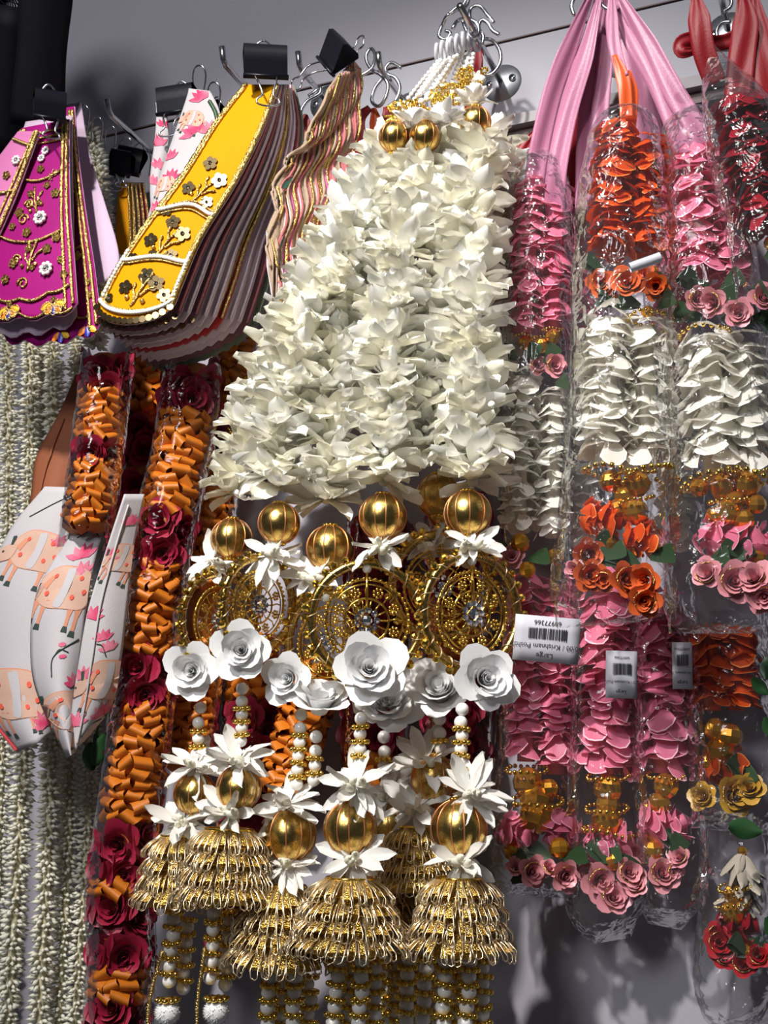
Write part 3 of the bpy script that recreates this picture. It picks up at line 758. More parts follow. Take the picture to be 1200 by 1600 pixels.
for i, d in enumerate(defs):
    t = i/(N-1)
    rows = lerp_rows(Y0, Y1, t)
    S = Surf(rows, 0.10 if i == 0 else 0.07, scal=0 if i == 0 else 11, scal_amp=0.018, bulge=0.004)
    fm, bm = {'yellow': (M_yellow, M_felt), 'plum': (M_feltd, M_feltd), 'felt': (M_felt, M_felt), 'feltp': (M_feltp, M_feltp), 'red': (M_cred, M_feltp), 'sage': (M_feltg, M_feltg)}[d]
    tg = thing('embroidered_stole', labels[i], 'stole', S(0.5, 1), 'sashes in the yellow bundle')
    cloth('cloth', S, 0.0016, [fm, bm, M_feltd if d in ('plum', 'red') else bm], tg, 24 if i else 14, 40)
    if i == 0:
        for u in (0.045, 0.955): braid(tg, S, [(u, 0.0), (u, 0.97)], 0.0024, M_trim)
        for u in (0.085, 0.915): braid(tg, S, [(u, 0.02), (u, 0.95)], 0.0012, M_trim)
        for v0, v1, n in ((0.545, 0.49, 26), (0.765, 0.705, 30)):
            arc = [(0.06+0.88*q/10, v0+(v1-v0)*math.sin(math.pi*q/10)) for q in range(11)]
            pearl_row(tg, S, arc, 0.0021, n); braid(tg, S, [(a, c-0.014) for a, c in arc], 0.0011, M_trim); braid(tg, S, [(a, c+0.014) for a, c in arc], 0.0011, M_trim)
        arc = [(0.05+0.90*q/10, 0.955) for q in range(11)]
        pearl_row(tg, S, arc, 0.0022, 30); braid(tg, S, [(a, c-0.012) for a, c in arc], 0.0012, M_trim)
        for u in (0.06, 0.94): pearl_row(tg, S, [(u, 0.72), (u, 0.93)], 0.0020, 14)
        for k in range(14):     # sequins hanging at the hem
            u = 0.04+0.92*k/13
            b = MB(); M = S.frame(u, 0.985, 0.0015); b.tube([M @ Vector((0, 0, -0.001)), M @ Vector((0, -0.0012, -0.001))], 0.0034, 9)
            put('hem_sequin', b.mesh('hem_sequin', M_sequin, False), tg)
        for (u, v, s) in [(0.38, 0.345, .0058), (0.70, 0.40, .0062), (0.28, 0.44, .0055), (0.72, 0.48, .0048), (0.20, 0.525, .0050),
                          (0.42, 0.555, .0058), (0.68, 0.60, .0062), (0.26, 0.635, .0055), (0.42, 0.70, .0046), (0.68, 0.70, .0052), (0.16, 0.735, .0048),
                          (0.48, 0.795, .0062), (0.66, 0.835, .0064), (0.28, 0.855, .0056), (0.82, 0.90, .0056), (0.12, 0.925, .0045)]:
            put('sequin_flower', ME_seq, tg, S.frame(u, v, 0.0008, random.uniform(0, 1), s*1.25))
        for (u, v, sp, L) in [(0.48, 0.475, 0.25, .030), (0.46, 0.70, 0.25, .034), (0.44, 0.925, 0.25, .038)]: sprig(tg, S, u, v, sp, L)
    else:
        braid(tg, S, [(0.97, 0.02), (0.97, 0.97)], 0.0017 if d == 'red' else 0.0012, M_trim if d in ('red', 'felt') else (M_rosefelt if d == 'plum' else fm))
        if d == 'red':
            braid(tg, S, [(0.90, 0.05), (0.90, 0.95)], 0.0016, M_trim)
            for v in (0.45, 0.55, 0.66, 0.78, 0.88): put('sequin_flower', ME_seq, tg, S.frame(0.80, v, 0.0008, 0.4, .0052))
        if d in ('plum', 'felt') and i < 6:
            for k in range(12):
                M = S.frame(0.05+0.9*k/11, 0.985, 0.001); b = MB(); b.tube([M @ Vector((0, 0, 0)), M @ Vector((0, -0.001, 0))], 0.003, 8); put('hem_sequin', b.mesh('hem_sequin', M_sequin, False), tg)

# ---- magenta bundle at the left
MG = [
 ('light pink embroidered panel with gold braid at the left edge', [(28, 205, 62, 205, .245, .245), (5, 235, 46, 250, .245, .245), (-35, 290, 20, 320, .245, .245), (-80, 400, -25, 420, .245, .245)], 'lp'),
 ('magenta satin panel with gold vines and pearl flowers, front of the bundle', [(34, 200, 108, 186, .235, .235), (10, 250, 108, 250, .236, .236), (-20, 330, 110, 330, .238, .238), (-45, 410, 116, 405, .24, .24), (-62, 498, 122, 488, .24, .24)], 'mg'),
 ('magenta panel showing its gold braid edge behind the front magenta one', [(52, 176, 116, 166, .215, .215), (50, 240, 122, 240, .215, .215), (40, 340, 134, 330, .216, .216), (20, 430, 148, 420, .218, .216), (0, 535, 160, 520, .22, .217)], 'mg2'),
 ('lilac felt back of the rearmost panel in the magenta bundle', [(80, 166, 126, 160, .19, .185), (90, 240, 140, 240, .19, .185), (95, 320, 164, 318, .19, .185), (100, 390, 184, 388, .19, .185), (100, 450, 186, 440, .19, .185)], 'felt'),
 ('pale felt backed panel peeping out under the front magenta hem', [(40, 190, 112, 180, .226, .226), (20, 250, 112, 250, .226, .226), (0, 340, 114, 340, .226, .226), (-20, 420, 116, 415, .226, .226), (-40, 522, 120, 508, .226, .226)], 'felt2')]
for lab, rows, k in MG:
    S = Surf(rows, 0.05 if k != 'felt' else 0.12, scal=4 if k in ('mg', 'mg2', 'felt2') else 0, scal_amp=0.03, bulge=0.004)
    tg = thing('embroidered_stole', lab, 'stole', S(0.5, 1), 'panels in the magenta bundle')
    fm = {'lp': M_lpink, 'mg': M_magenta, 'mg2': M_magenta, 'felt': M_felt, 'felt2': M_felt}[k]
    cloth('cloth', S, 0.0018, [fm, M_felt, M_felt], tg, 18, 34)
    if k == 'lp':
        for u in (0.93, 0.80): braid(tg, S, [(u, 0.0), (u, 0.98)], 0.0022 if u > .9 else .0014, M_trim)
        braid(tg, S, [(0.1, 0.16), (0.9, 0.20)], 0.0018, M_trim); braid(tg, S, [(0.1, 0.62), (0.5, 0.66), (0.9, 0.60)], 0.0018, M_trim)
        put('pearl_flower', ME_pflower, tg, S.frame(0.62, 0.38, 0.001, 0, .0058)); put('gold_flower', ME_gflower, tg, S.frame(0.55, 0.52, 0.001, 0, .005))
    if k == 'mg':
        for u in (0.04, 0.10, 0.90, 0.965): braid(tg, S, [(u, 0.02), (u, 0.98)], 0.0018, M_trim)
        for v in (0.05, 0.09, 0.13): braid(tg, S, [(0.45, v+.02), (0.9, v)], 0.0011, M_trim)
        for v0 in (0.34, 0.64): braid(tg, S, [(0.12+0.76*q/8, v0-0.03+0.05*math.sin(math.pi*q/8)) for q in range(9)], 0.0015, M_trim)
        braid(tg, S, [(0.06+0.88*q/8, 0.885+0.04*math.sin(math.pi*q/8)) for q in range(9)], 0.0018, M_trim)
        for (u, v, s) in [(0.62, 0.20, .0052), (0.57, 0.245, .0048), (0.66, 0.54, .0085), (0.74, 0.80, .0085)]: put('pearl_flower', ME_pflower, tg, S.frame(u, v, 0.001, random.random(), s))
        for (u, v, s) in [(0.58, 0.30, .0048), (0.82, 0.42, .0055), (0.50, 0.42, .0045), (0.40, 0.51, .0058), (0.52, 0.61, .0058), (0.84, 0.645, .0058), (0.56, 0.69, .005), (0.74, 0.70, .0058), (0.88, 0.76, .005), (0.42, 0.76, .0058), (0.60, 0.78, .004), (0.36, 0.83, .0058), (0.90, 0.83, .005), (0.62, 0.46, .004), (0.35, 0.58, .0045), (0.70, 0.38, .0042)]:
            put('gold_flower', ME_gflower, tg, S.frame(u, v, 0.001, random.random()*3, s))
        for (u, v, r, sg) in [(0.46, 0.545, .006, 1), (0.52, 0.855, .0065, -1), (0.50, 0.47, .0055, -1), (0.44, 0.745, .006, 1)]:
            M = S.frame(u, v, 0.0012); b = MB()
            b.tube([M @ Vector((sg*r*(1-q*0.75)*math.cos(q*8), 0, r*(1-q*0.75)*math.sin(q*8))) for q in [i/22 for i in range(23)]]+[], 0.0011, 5); put('gold_scroll', b.mesh('gold_scroll', M_trim), tg)
        for (u, v, sp, L) in [(0.60, 0.51, -0.2, .030), (0.55, 0.80, 0.3, .034), (0.70, 0.36, 0.7, .014)]: sprig(tg, S, u, v, sp, L)
        for cx in (0.42, 0.80):       # fan flowers on the hem
            for j, (a, m) in enumerate([(-1.15, M_amth), (-0.6, M_orth), (0.0, M_blue), (0.6, M_orth), (1.15, M_amth)]):
                M = S.frame(cx, 0.945, 0.0014, a+math.pi); b = MB()
                b.grid(lambda u, v: M @ Vector(((u-0.5)*0.0062*math.sin(math.pi*(0.1+0.8*v)), -0.0012*math.sin(math.pi*u), 0.003+0.0105*v)), 4, 6)
                put('hem_petal', b.mesh('hem_petal', m), tg)
                b = MB(); b.tube([M @ Vector((0.0036*math.sin(g)*1.0, -0.0008, 0.0083+0.0058*math.cos(g))) for g in [2*math.pi*i/16 for i in range(16)]], 0.0007, 4, True); put('gold_outline', b.mesh('gold_outline', M_trim), tg)
            put('gold_flower', ME_gflower, tg, S.frame(cx, 0.935, 0.0015, 0, .0035))
        braid(tg, S, [(0.04+0.92*q/30, 0.99) for q in range(31)], 0.0014, M_trim, n=90)
    if k == 'mg2':
        for u in (0.955, 0.89): braid(tg, S, [(u, 0.02), (u, 0.98)], 0.0018, M_trim)
        for v0 in (0.42, 0.66, 0.93): braid(tg, S, [(0.62, v0+.02), (0.88, v0)], 0.0013, M_trim)
        for (u, v, s) in [(0.74, 0.47, .0058), (0.80, 0.70, .006), (0.90, 0.81, .0042), (0.92, 0.86, .0042), (0.78, 0.33, .004)]: put('gold_flower', ME_gflower, tg, S.frame(u, v, 0.001, random.random(), s))
        for (u, v, s) in [(0.70, 0.60, .0055), (0.74, 0.88, .0058)]: put('pearl_flower', ME_pflower, tg, S.frame(u, v, 0.001, 0, s))
        for cx in (0.60, 0.86):
            for j, (a, m) in enumerate([(-0.8, M_amth), (-0.0, M_blue), (0.8, M_orth)]):
                M = S.frame(cx, 0.96, 0.0014, a+math.pi); b = MB()
                b.grid(lambda u, v: M @ Vector(((u-0.5)*0.0062*math.sin(math.pi*(0.1+0.8*v)), -0.0012*math.sin(math.pi*u), 0.002+0.0105*v)), 4, 6)
                put('hem_petal', b.mesh('hem_petal', m), tg)

# ---- small yellow trims behind, on the left peg
for i in range(5):
    rows = [(186+6*i, 285, 200+6*i, 285, .09-.006*i, .085-.006*i), (182+8*i, 330, 204+7*i, 330, .09-.006*i, .085-.006*i), (180+9*i, 400, 206+8*i, 398, .09-.006*i, .085-.006*i)]
    S = Surf(rows, 0.15)
    tg = thing('small_braid_strip', ['gold and ochre trim at the left of the small hanging bunch', 'ochre trim second from the left in the small bunch', 'cream trim in the middle of the small bunch', 'dusty rose trim in the small bunch near the white cloth', 'dark rose trim at the right of the small bunch'][i], 'lace strip', S(.5, 1), 'small trims on the left peg')
    cloth('cloth', S, 0.0014, [[M_yellow, M_amth, M_beige, M_rosefelt, M_cred][i], M_beige, M_trim], tg, 6, 12)
    braid(tg, S, [(0.94, 0.02), (0.94, 0.98)], 0.0013, M_trim, n=40)

# ---- scalloped pink and gold trims
Q0 = [(512, 140, 532, 112, .16, .15), (474, 222, 494, 214, .168, .155), (436, 268, 464, 262, .17, .15), (424, 360, 452, 350, .172, .145), (414, 482, 436, 470, .17, .145)]
Q1 = [(552, 92, 562, 105, .125, .115), (546, 180, 562, 165, .125, .115), (530, 265, 550, 255, .125, .115), (514, 360, 532, 345, .125, .115), (494, 462, 512, 450, .125, .115)]
names = ['salmon', 'beige', 'gold', 'pink', 'rose', 'cream']
mm = [M_rosefelt, M_beige, M_trim, M_lpink, M_rosefelt, M_beige]
mm2 = [M_feltp, M_beige, M_beige, M_feltp, M_feltp, M_trim]
for i in range(13):
    t = i/12
    rows = lerp_rows(Q0, Q1, t)
    S = Surf(rows, 0.2 if i < 2 else 0.05, wave=(4.2, 6.0, 0.4*i+random.uniform(-.3, .3)), bulge=0.003)
    posn = ['front', 'second', 'third', 'fourth', 'fifth', 'sixth', 'seventh', 'eighth', 'ninth', 'tenth', 'eleventh', 'twelfth', 'rearmost'][i]
    tg = thing('scalloped_braid_strip', '%s wavy edged %s trim, %s from the left in the scalloped bunch' % ('thin', names[i % 6], posn), 'lace strip', S(.5, 1), 'scalloped trims beside the yellow bundle')
    cloth('cloth', S, 0.0015, [mm[i % 6] if i else M_beige, mm2[i % 6], mm2[(i+1) % 6]], tg, 6, 44)
    braid(tg, S, [(0.97, 0.01), (0.97, 0.99)], 0.0015, [M_trim, M_beige, M_rosefelt][i % 3], n=90)
    braid(tg, S, [(0.04, 0.01), (0.04, 0.99)], 0.0013, [M_beige, M_trim, M_rosefelt][i % 3], n=90)
    if i == 0:
        for (u, v, sp, L) in [(0.35, 0.60, 0.35, .017), (0.42, 0.71, 0.35, .018), (0.45, 0.82, 0.3, .018)]:
            M = S.frame(u, v, 0.0009, sp)
            b = MB(); b.grid(lambda a, c: M @ Vector(((a-0.5)*0.008*math.sin(math.pi*(0.06+0.9*c)), -0.0008*math.sin(math.pi*a), L*c)), 5, 8); put('leaf_motif', b.mesh('leaf_motif', M_teal), tg)
            b = MB(); b.tube([M @ Vector((0.0046*math.sin(g), -0.0006, L*0.5+L*0.54*math.cos(g))) for g in [2*math.pi*j/20 for j in range(20)]], 0.0008, 4, True); put('motif_outline', b.mesh('motif_outline', M_rosefelt), tg)

# ================================================================== WHITE PRINTED COTTON
def patch(parent, S, u, v, pts, sc, m, name, spin=0.0, lift=0.0005):
    """a flat printed shape: outline pts (x, z) in units of sc, laid on the cloth"""
    e = 0.004
    du = (S(u+e, v)-S(u-e, v)).length/(2*e); dv = (S(u, v+e)-S(u, v-e)).length/(2*e)
    b = MB(); c, s = math.cos(spin), math.sin(spin)
    ring = []
    cx = sum(p[0] for p in pts)/len(pts); cz = sum(p[1] for p in pts)/len(pts)
    for q in (0.001, 0.5, 1.0):
        for x, z in pts:
            x, z = cx+(x-cx)*q, cz+(z-cz)*q
            X, Z = (x*c-z*s)*sc, (x*s+z*c)*sc
            uu, vv = u+X/du, v-Z/dv
            uu = min(0.985, max(0.015, uu)); vv = min(0.99, max(0.01, vv))
            ring.append(S.frame(uu, vv, lift).translation)
    n = len(pts)
    b.add(ring, [(j*n+i, j*n+(i+1) % n, (j+1)*n+(i+1) % n, (j+1)*n+i) for j in range(2) for i in range(n)])
    return put(name, b.mesh(name, m), parent)
def blob(rx, rz, n=18, cx=0, cz=0): return [(cx+rx*math.cos(2*math.pi*k/n), cz+rz*math.sin(2*math.pi*k/n)) for k in range(n)]
def cow(parent, S, u, v, sc, spin=0.0):
    sc *= 1.5
    def loop(c, n): return [(p.x, p.y) for p in catmull([(x, z, 0) for x, z in c+c[:1]], n+1)][:-1]
    body = loop([(-0.58, -0.05), (-0.60, 0.30), (-0.40, 0.58), (-0.05, 0.66), (0.38, 0.64), (0.66, 0.40), (0.70, 0.05), (0.58, -0.18), (0.20, -0.22), (-0.25, -0.24)], 40)
    head = loop([(-0.46, 0.20), (-0.70, 0.16), (-0.92, -0.10), (-0.98, -0.30), (-0.86, -0.38), (-0.68, -0.24), (-0.48, -0.10)], 24)
    for (x, w, zz) in [(0.54, 0.10, -0.62), (0.36, 0.09, -0.56), (-0.26, 0.09, -0.60), (-0.44, 0.08, -0.52)]:
        patch(parent, S, u, v, [(x-w, -0.10), (x+w, -0.10), (x+w*0.45, -0.36), (x+w*0.42, zz), (x-w*0.42, zz), (x-w*0.40, -0.36)], sc, M_peachd, 'printed_leg', spin, 0.0004)
        patch(parent, S, u, v, [(x-w*0.5, zz+0.02), (x+w*0.5, zz+0.02), (x+w*0.7, zz-0.09), (x-w*0.8, zz-0.09)], sc, M_stem, 'printed_hoof', spin, 0.0006)
    patch(parent, S, u, v, [(x*1.035, z*1.035) for x, z in body], sc, M_peachd, 'printed_outline', spin, 0.0005)
    patch(parent, S, u, v, body, sc, M_peach, 'printed_cow', spin, 0.0007)
    patch(parent, S, u, v, [(x*1.03+0.02, z*1.05) for x, z in head], sc, M_peachd, 'printed_outline', spin, 0.0008)
    patch(parent, S, u, v, head, sc, M_peach, 'printed_head', spin, 0.0009)
    patch(parent, S, u, v, [(-0.50, 0.16), (-0.40, 0.40), (-0.30, 0.34), (-0.36, 0.10)], sc, M_peachd, 'printed_ear', spin, 0.0010)
    patch(parent, S, u, v, [(-0.66, 0.16), (-0.74, 0.36), (-0.66, 0.40), (-0.60, 0.18)], sc, M_stem, 'printed_horn', spin, 0.0010)
    patch(parent, S, u, v, blob(0.03, 0.03, 8, -0.74, -0.02), sc, M_stem, 'printed_eye', spin, 0.0010)
    patch(parent, S, u, v, loop([(-0.10, 0.60), (0.10, 0.62), (0.16, 0.20), (0.12, -0.18), (-0.06, -0.18), (-0.02, 0.20)], 20), sc, M_cotton, 'printed_blanket', spin, 0.0009)
    vine_pts = [(0.68, 0.30), (0.84, 0.10), (0.82, -0.30), (0.86, -0.42)]
    patch(parent, S, u, v, vine_pts+[(0.80, -0.42), (0.77, -0.28), (0.78, 0.08), (0.66, 0.22)], sc, M_peachd, 'printed_tail', spin, 0.0006)
    for (x, z) in [(-0.30, 0.40), (0.34, 0.44), (0.52, 0.16), (0.30, 0.02), (-0.30, 0.02), (-0.80, -0.20)]: patch(parent, S, u, v, blob(0.05, 0.055, 10, x, z), sc, M_dot, 'printed_dot', spin, 0.0011)
def lotus(parent, S, u, v, sc, spin=0.0):
    for a in (-1.1, -0.55, 0, 0.55, 1.1):
        c, s = math.cos(a), math.sin(a)
        pts = [(x*c-z*s, x*s+z*c) for x, z in [(0, 0), (0.2, 0.35), (0.14, 0.7), (0, 1.0), (-0.14, 0.7), (-0.2, 0.35)]]
        patch(parent, S, u, v, pts, sc, M_lotus, 'printed_petal', spin, 0.0005+0.0001*(2-abs(a)))
def vine(parent, S, pts, r, m=None):
    b = MB(); b.tube([S.frame(u, v, 0.0004).translation for u, v in [(p.x, p.y) for p in catmull([(u, v, 0) for u, v in pts], 24)]], r, 4); put('printed_stem', b.mesh('printed_stem', m or M_stem), parent)
W = [
 ('white cotton cloth printed with spotted cows, leftmost of the three lower pieces', [(70, 760, 130, 762, .155, .15), (14, 830, 108, 830, .165, .155), (-22, 920, 96, 920, .17, .16), (-38, 1020, 94, 1020, .17, .16), (-20, 1110, 90, 1100, .17, .16), (28, 1176, 84, 1146, .165, .16)]),
 ('white printed cotton cloth with a large cow and lotus, middle of the lower pieces', [(140, 800, 172, 805, .175, .17), (88, 868, 152, 862, .185, .175), (56, 930, 140, 920, .19, .18), (47, 1000, 132, 990, .19, .18), (56, 1080, 124, 1070, .19, .18), (104, 1184, 118, 1176, .185, .18)]),
 ('narrow folded white printed cloth beside the bagged orange garland', [(196, 772, 226, 772, .185, .165), (166, 860, 210, 850, .195, .17), (138, 950, 200, 940, .20, .175), (122, 1040, 190, 1030, .20, .175), (112, 1110, 176, 1100, .195, .17), (110, 1178, 140, 1150, .19, .17)])]
for i, (lab, rows) in enumerate(W):
    S = Surf(rows, 0.0, bulge=0.022 if i < 2 else 0.010)
    tg = thing('printed_cloth', lab, 'cloth', S(.5, 1), 'printed cotton pieces')
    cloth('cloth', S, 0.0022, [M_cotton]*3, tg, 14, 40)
    if i == 0:
        cow(tg, S, 0.52, 0.30, 0.030, -0.25); cow(tg, S, 0.40, 0.80, 0.034, -0.1)
        lotus(tg, S, 0.80, 0.93, 0.016, 0.4); lotus(tg, S, 0.88, 0.26, 0.014, 0.2)
        vine(tg, S, [(0.92, 0.52), (0.78, 0.56), (0.74, 0.64)], 0.0006); vine(tg, S, [(0.2, 0.14), (0.5, 0.08), (0.9, 0.02)], 0.0006)
        b = MB(); braid(tg, S, [(0.03, 0.82), (0.03, 0.99)], 0.0016, M_cred, 'red_piping')
    elif i == 1:
        cow(tg, S, 0.45, 0.42, 0.031, -0.25); cow(tg, S, 0.62, 0.90, 0.026, -0.5)
        lotus(tg, S, 0.66, 0.23, 0.017, 0.2); lotus(tg, S, 0.78, 0.32, 0.015, 0.3); lotus(tg, S, 0.86, 0.80, 0.014, 0.2)
        vine(tg, S, [(0.40, 0.76), (0.46, 0.68), (0.90, 0.62)], 0.0006); vine(tg, S, [(0.46, 0.68), (0.56, 0.655), (0.72, 0.67)], 0.0006); vine(tg, S, [(0.25, 0.12), (0.6, 0.08), (0.92, 0.12)], 0.0006)
        for (u, v) in [(0.60, 0.635), (0.62, 0.685)]: patch(tg, S, u, v, blob(1, 0.6, 10), 0.0035, M_lotus, 'printed_bud')
    else:
        braid(tg, S, [(0.30, 0.04), (0.32, 0.98)], 0.0010, M_cotton, 'fold_edge', bumps=False)
        cow(tg, S, 0.55, 0.26, 0.019, -0.35); cow(tg, S, 0.66, 0.72, 0.024, -0.2)
        for (u, v, s) in [(0.16, 0.24, .015), (0.60, 0.12, .013), (0.12, 0.44, .013), (0.50, 0.52, .011), (0.66, 0.56, .011), (0.16, 0.66, .012), (0.80, 0.86, .015), (0.14, 0.88, .014)]: lotus(tg, S, u, v, s, random.uniform(-.4, .4))
        vine(tg, S, [(0.36, 0.53), (0.5, 0.54), (0.62, 0.58)], 0.0006); vine(tg, S, [(0.4, 0.95), (0.6, 0.90), (0.9, 0.88)], 0.0006)
# top pieces on the clip
WT = [
 ('gathered white floral cloth hanging from the tilted black clip, left half', [(243, 160, 258, 160, .155, .15), (240, 215, 262, 220, .155, .15), (238, 270, 258, 280, .155, .15), (240, 335, 252, 338, .155, .15)]),
 ('white floral cloth folded over the tilted black clip beside the yellow sash', [(295, 138, 328, 142, .165, .16), (278, 185, 342, 178, .165, .16), (258, 250, 350, 240, .165, .16), (240, 320, 350, 310, .165, .16), (222, 400, 330, 390, .165, .16)])]
for i, (lab, rows) in enumerate(WT):
    S = Surf(rows, 0.0, bulge=0.006, wave=(0.7, 5, 1.0))
    tg = thing('printed_cloth', lab, 'cloth', S(.5, 1), 'printed cotton pieces')
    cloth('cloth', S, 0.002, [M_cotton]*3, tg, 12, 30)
    for (u, v, s) in ([(0.35, 0.40, .014), (0.65, 0.60, .013), (0.3, 0.75, .012), (0.6, 0.22, .010)] if i == 0 else [(0.62, 0.10, .016), (0.45, 0.36, .018), (0.18, 0.62, .013), (0.10, 0.78, .012), (0.55, 0.55, .014), (0.74, 0.36, .014), (0.08, 0.5, .012)]): lotus(tg, S, u, v, s, random.uniform(-0.8, 0.8))
    if i == 1: cow(tg, S, 0.30, 0.28, 0.013, -0.3); cow(tg, S, 0.12, 0.66, 0.012, 0); vine(tg, S, [(0.80, 0.12), (0.9, 0.25), (0.92, 0.42)], 0.0022, M_leaf)
# rust cloth
S = Surf([(118, 585, 140, 590, .12, .12), (84, 660, 128, 665, .12, .12), (56, 720, 112, 730, .12, .12), (42, 790, 92, 800, .12, .12)], 0.0, wave=(1.3, 3, 0.2), bulge=0.01)
tg = thing('rust_cloth', 'folded rust brown cloth strip at left behind the bagged orange garland', 'cloth', S(.5, 1))
cloth('cloth', S, 0.003, [M_rust]*3, tg, 10, 24)
braid(tg, S, [(0.3, 0.3), (0.4, 0.6), (0.25, 0.98)], 0.0016, M_rust, 'fold_ridge', bumps=False)
# dark leafy stem under the narrow cloth
tg = thing('leaf_sprig', 'dark green leaf sprig under the narrow printed cloth', 'leaves', P(150, 1150, .13))
for k, (x, y, sp, L) in enumerate([(150, 1145, 2.6, .030), (162, 1150, 3.4, .028), (140, 1160, 3.0, .026), (168, 1110, 2.2, .022)]):
    put('leaf', ME_leaf, tg, face_mat(P(x, y, .14), 0, 0, math.degrees(sp), L))
b = MB(); wire(b, [P(160, 1060, .14), P(158, 1110, .14), P(150, 1150, .14)], 0.0012, 5); put('stem', b.mesh('stem', M_leaf), tg)

# ================================================================== CREAM BUD STRINGS
def bud_ring(name, seed):
    rnd = random.Random(seed); b = MB()
    for k in range(9):
        a = 2*math.pi*(k+rnd.uniform(-.3, .3))/9; e = rnd.uniform(-0.55, 0.1)
        d = Vector((math.cos(a)*math.cos(e), math.sin(a)*math.cos(e), math.sin(e))); s = Vector((-math.sin(a), math.cos(a), 0)); t = d.cross(s)
        L = rnd.uniform(0.8, 1.1)
        q = [d*0.2+s*0.05, d*0.2-s*0.05]
        b.add([d*0.15, d*0.62*L+s*0.17, d*0.62*L+t*0.15, d*0.62*L-s*0.17, d*0.62*L-t*0.15, d*L], [(0, 1, 2), (0, 2, 3), (0, 3, 4), (0, 4, 1), (5, 2, 1), (5, 3, 2), (5, 4, 3), (5, 1, 4)])
    return b.mesh(name, M_bud, True)
BUDS = [bud_ring('bud_whorl', i) for i in range(4)]
def bud_string(pts, r_px, label, step_px=9.0):
    w = [V3(p) for p in pts]; h = pts[0][2]; k = mpp(h)
    q = resample(w, step=step_px*k)
    t = thing('bud_string', label, 'garland', q[-1], 'cream bud strings at the left')
    b = MB(); b.tube(resample(w, n=30), r_px*k*0.30, 6); put('cord', b.mesh('cord', M_budcore), t)
    for i, p in enumerate(q):
        d = (q[max(0, i-1)]-q[min(len(q)-1, i+1)])
        o = put('bud_whorl', BUDS[i % 4], t, axis_mat(p, d, random.uniform(0, 6), r_px*k*random.uniform(0.9, 1.12)))
bud_string([(12, 520, .05), (14, 800, .05), (2, 1200, .05), (-14, 1620, .05)], 24, 'cream bud string at the left border of the picture')
bud_string([(48, 520, .07), (46, 800, .07), (36, 1200, .07), (10, 1620, .07)], 24, 'second cream bud string from the left border')
bud_string([(84, 520, .06), (84, 800, .06), (80, 1200, .06), (60, 1620, .06)], 24, 'third cream bud string, right of the pair at the left border')
bud_string([(118, 520, .045), (126, 800, .045), (140, 1200, .045), (116, 1620, .045)], 20, 'cream bud string nearest the long orange garland')
bud_string([(66, 540, .035), (66, 800, .035), (108, 1200, .035), (90, 1620, .035)], 22, 'cream bud string in shade behind the others')
bud_string([(138, 205, .07), (152, 260, .07), (158, 330, .07), (158, 430, .07), (150, 540, .07)], 27, 'cream bud string behind the magenta panels under the left peg', 8)

# ================================================================== ORANGE AND MAROON GARLANDS
def film_tube(parent, pts, widths, depth, name='plastic_sleeve', m=None, nu=36, nv=70, wr=0.05, seed=0, endflat=True, topgather=False):
    """pts (px,py,h); widths half-widths in px at the same stations; depth half-depth in px"""
    c = catmull([V3(p) for p in pts], nv); k = mpp(pts[0][2])
    ws = [cat1(widths, j/(nv-1)) for j in range(nv)]
    b = MB()
    def f(u, v):
        j = int(round(v*(nv-1))); p = c[j]
        t = (c[max(0, j-1)]-c[min(nv-1, j+1)]).normalized()
        bk = (p-CAM).normalized(); x = bk.cross(t).normalized(); y = t.cross(x)
        a = 2*math.pi*u
        ca, sa = math.cos(a), math.sin(a)
        w = ws[j]*k
        e = 1.0
        if endflat: e = min(1, 0.04+((1-v)/0.16)**0.7)
        if topgather: e *= min(1, 0.25+(v/0.12))
        d = min(depth*k, w*1.1)*e
        nz = noise.noise(Vector((ca*2.2+seed, sa*2.2, v*14)))*0.6+noise.noise(Vector((ca*5+seed, sa*5, v*38+3)))*0.4
        q = 1+wr*nz*1.6
        return p+x*(w*ca*q)+y*(d*sa*q)
    b.grid(f, nu, nv, closeu=True)
    return put(name, b.mesh(name, m or M_film), parent)
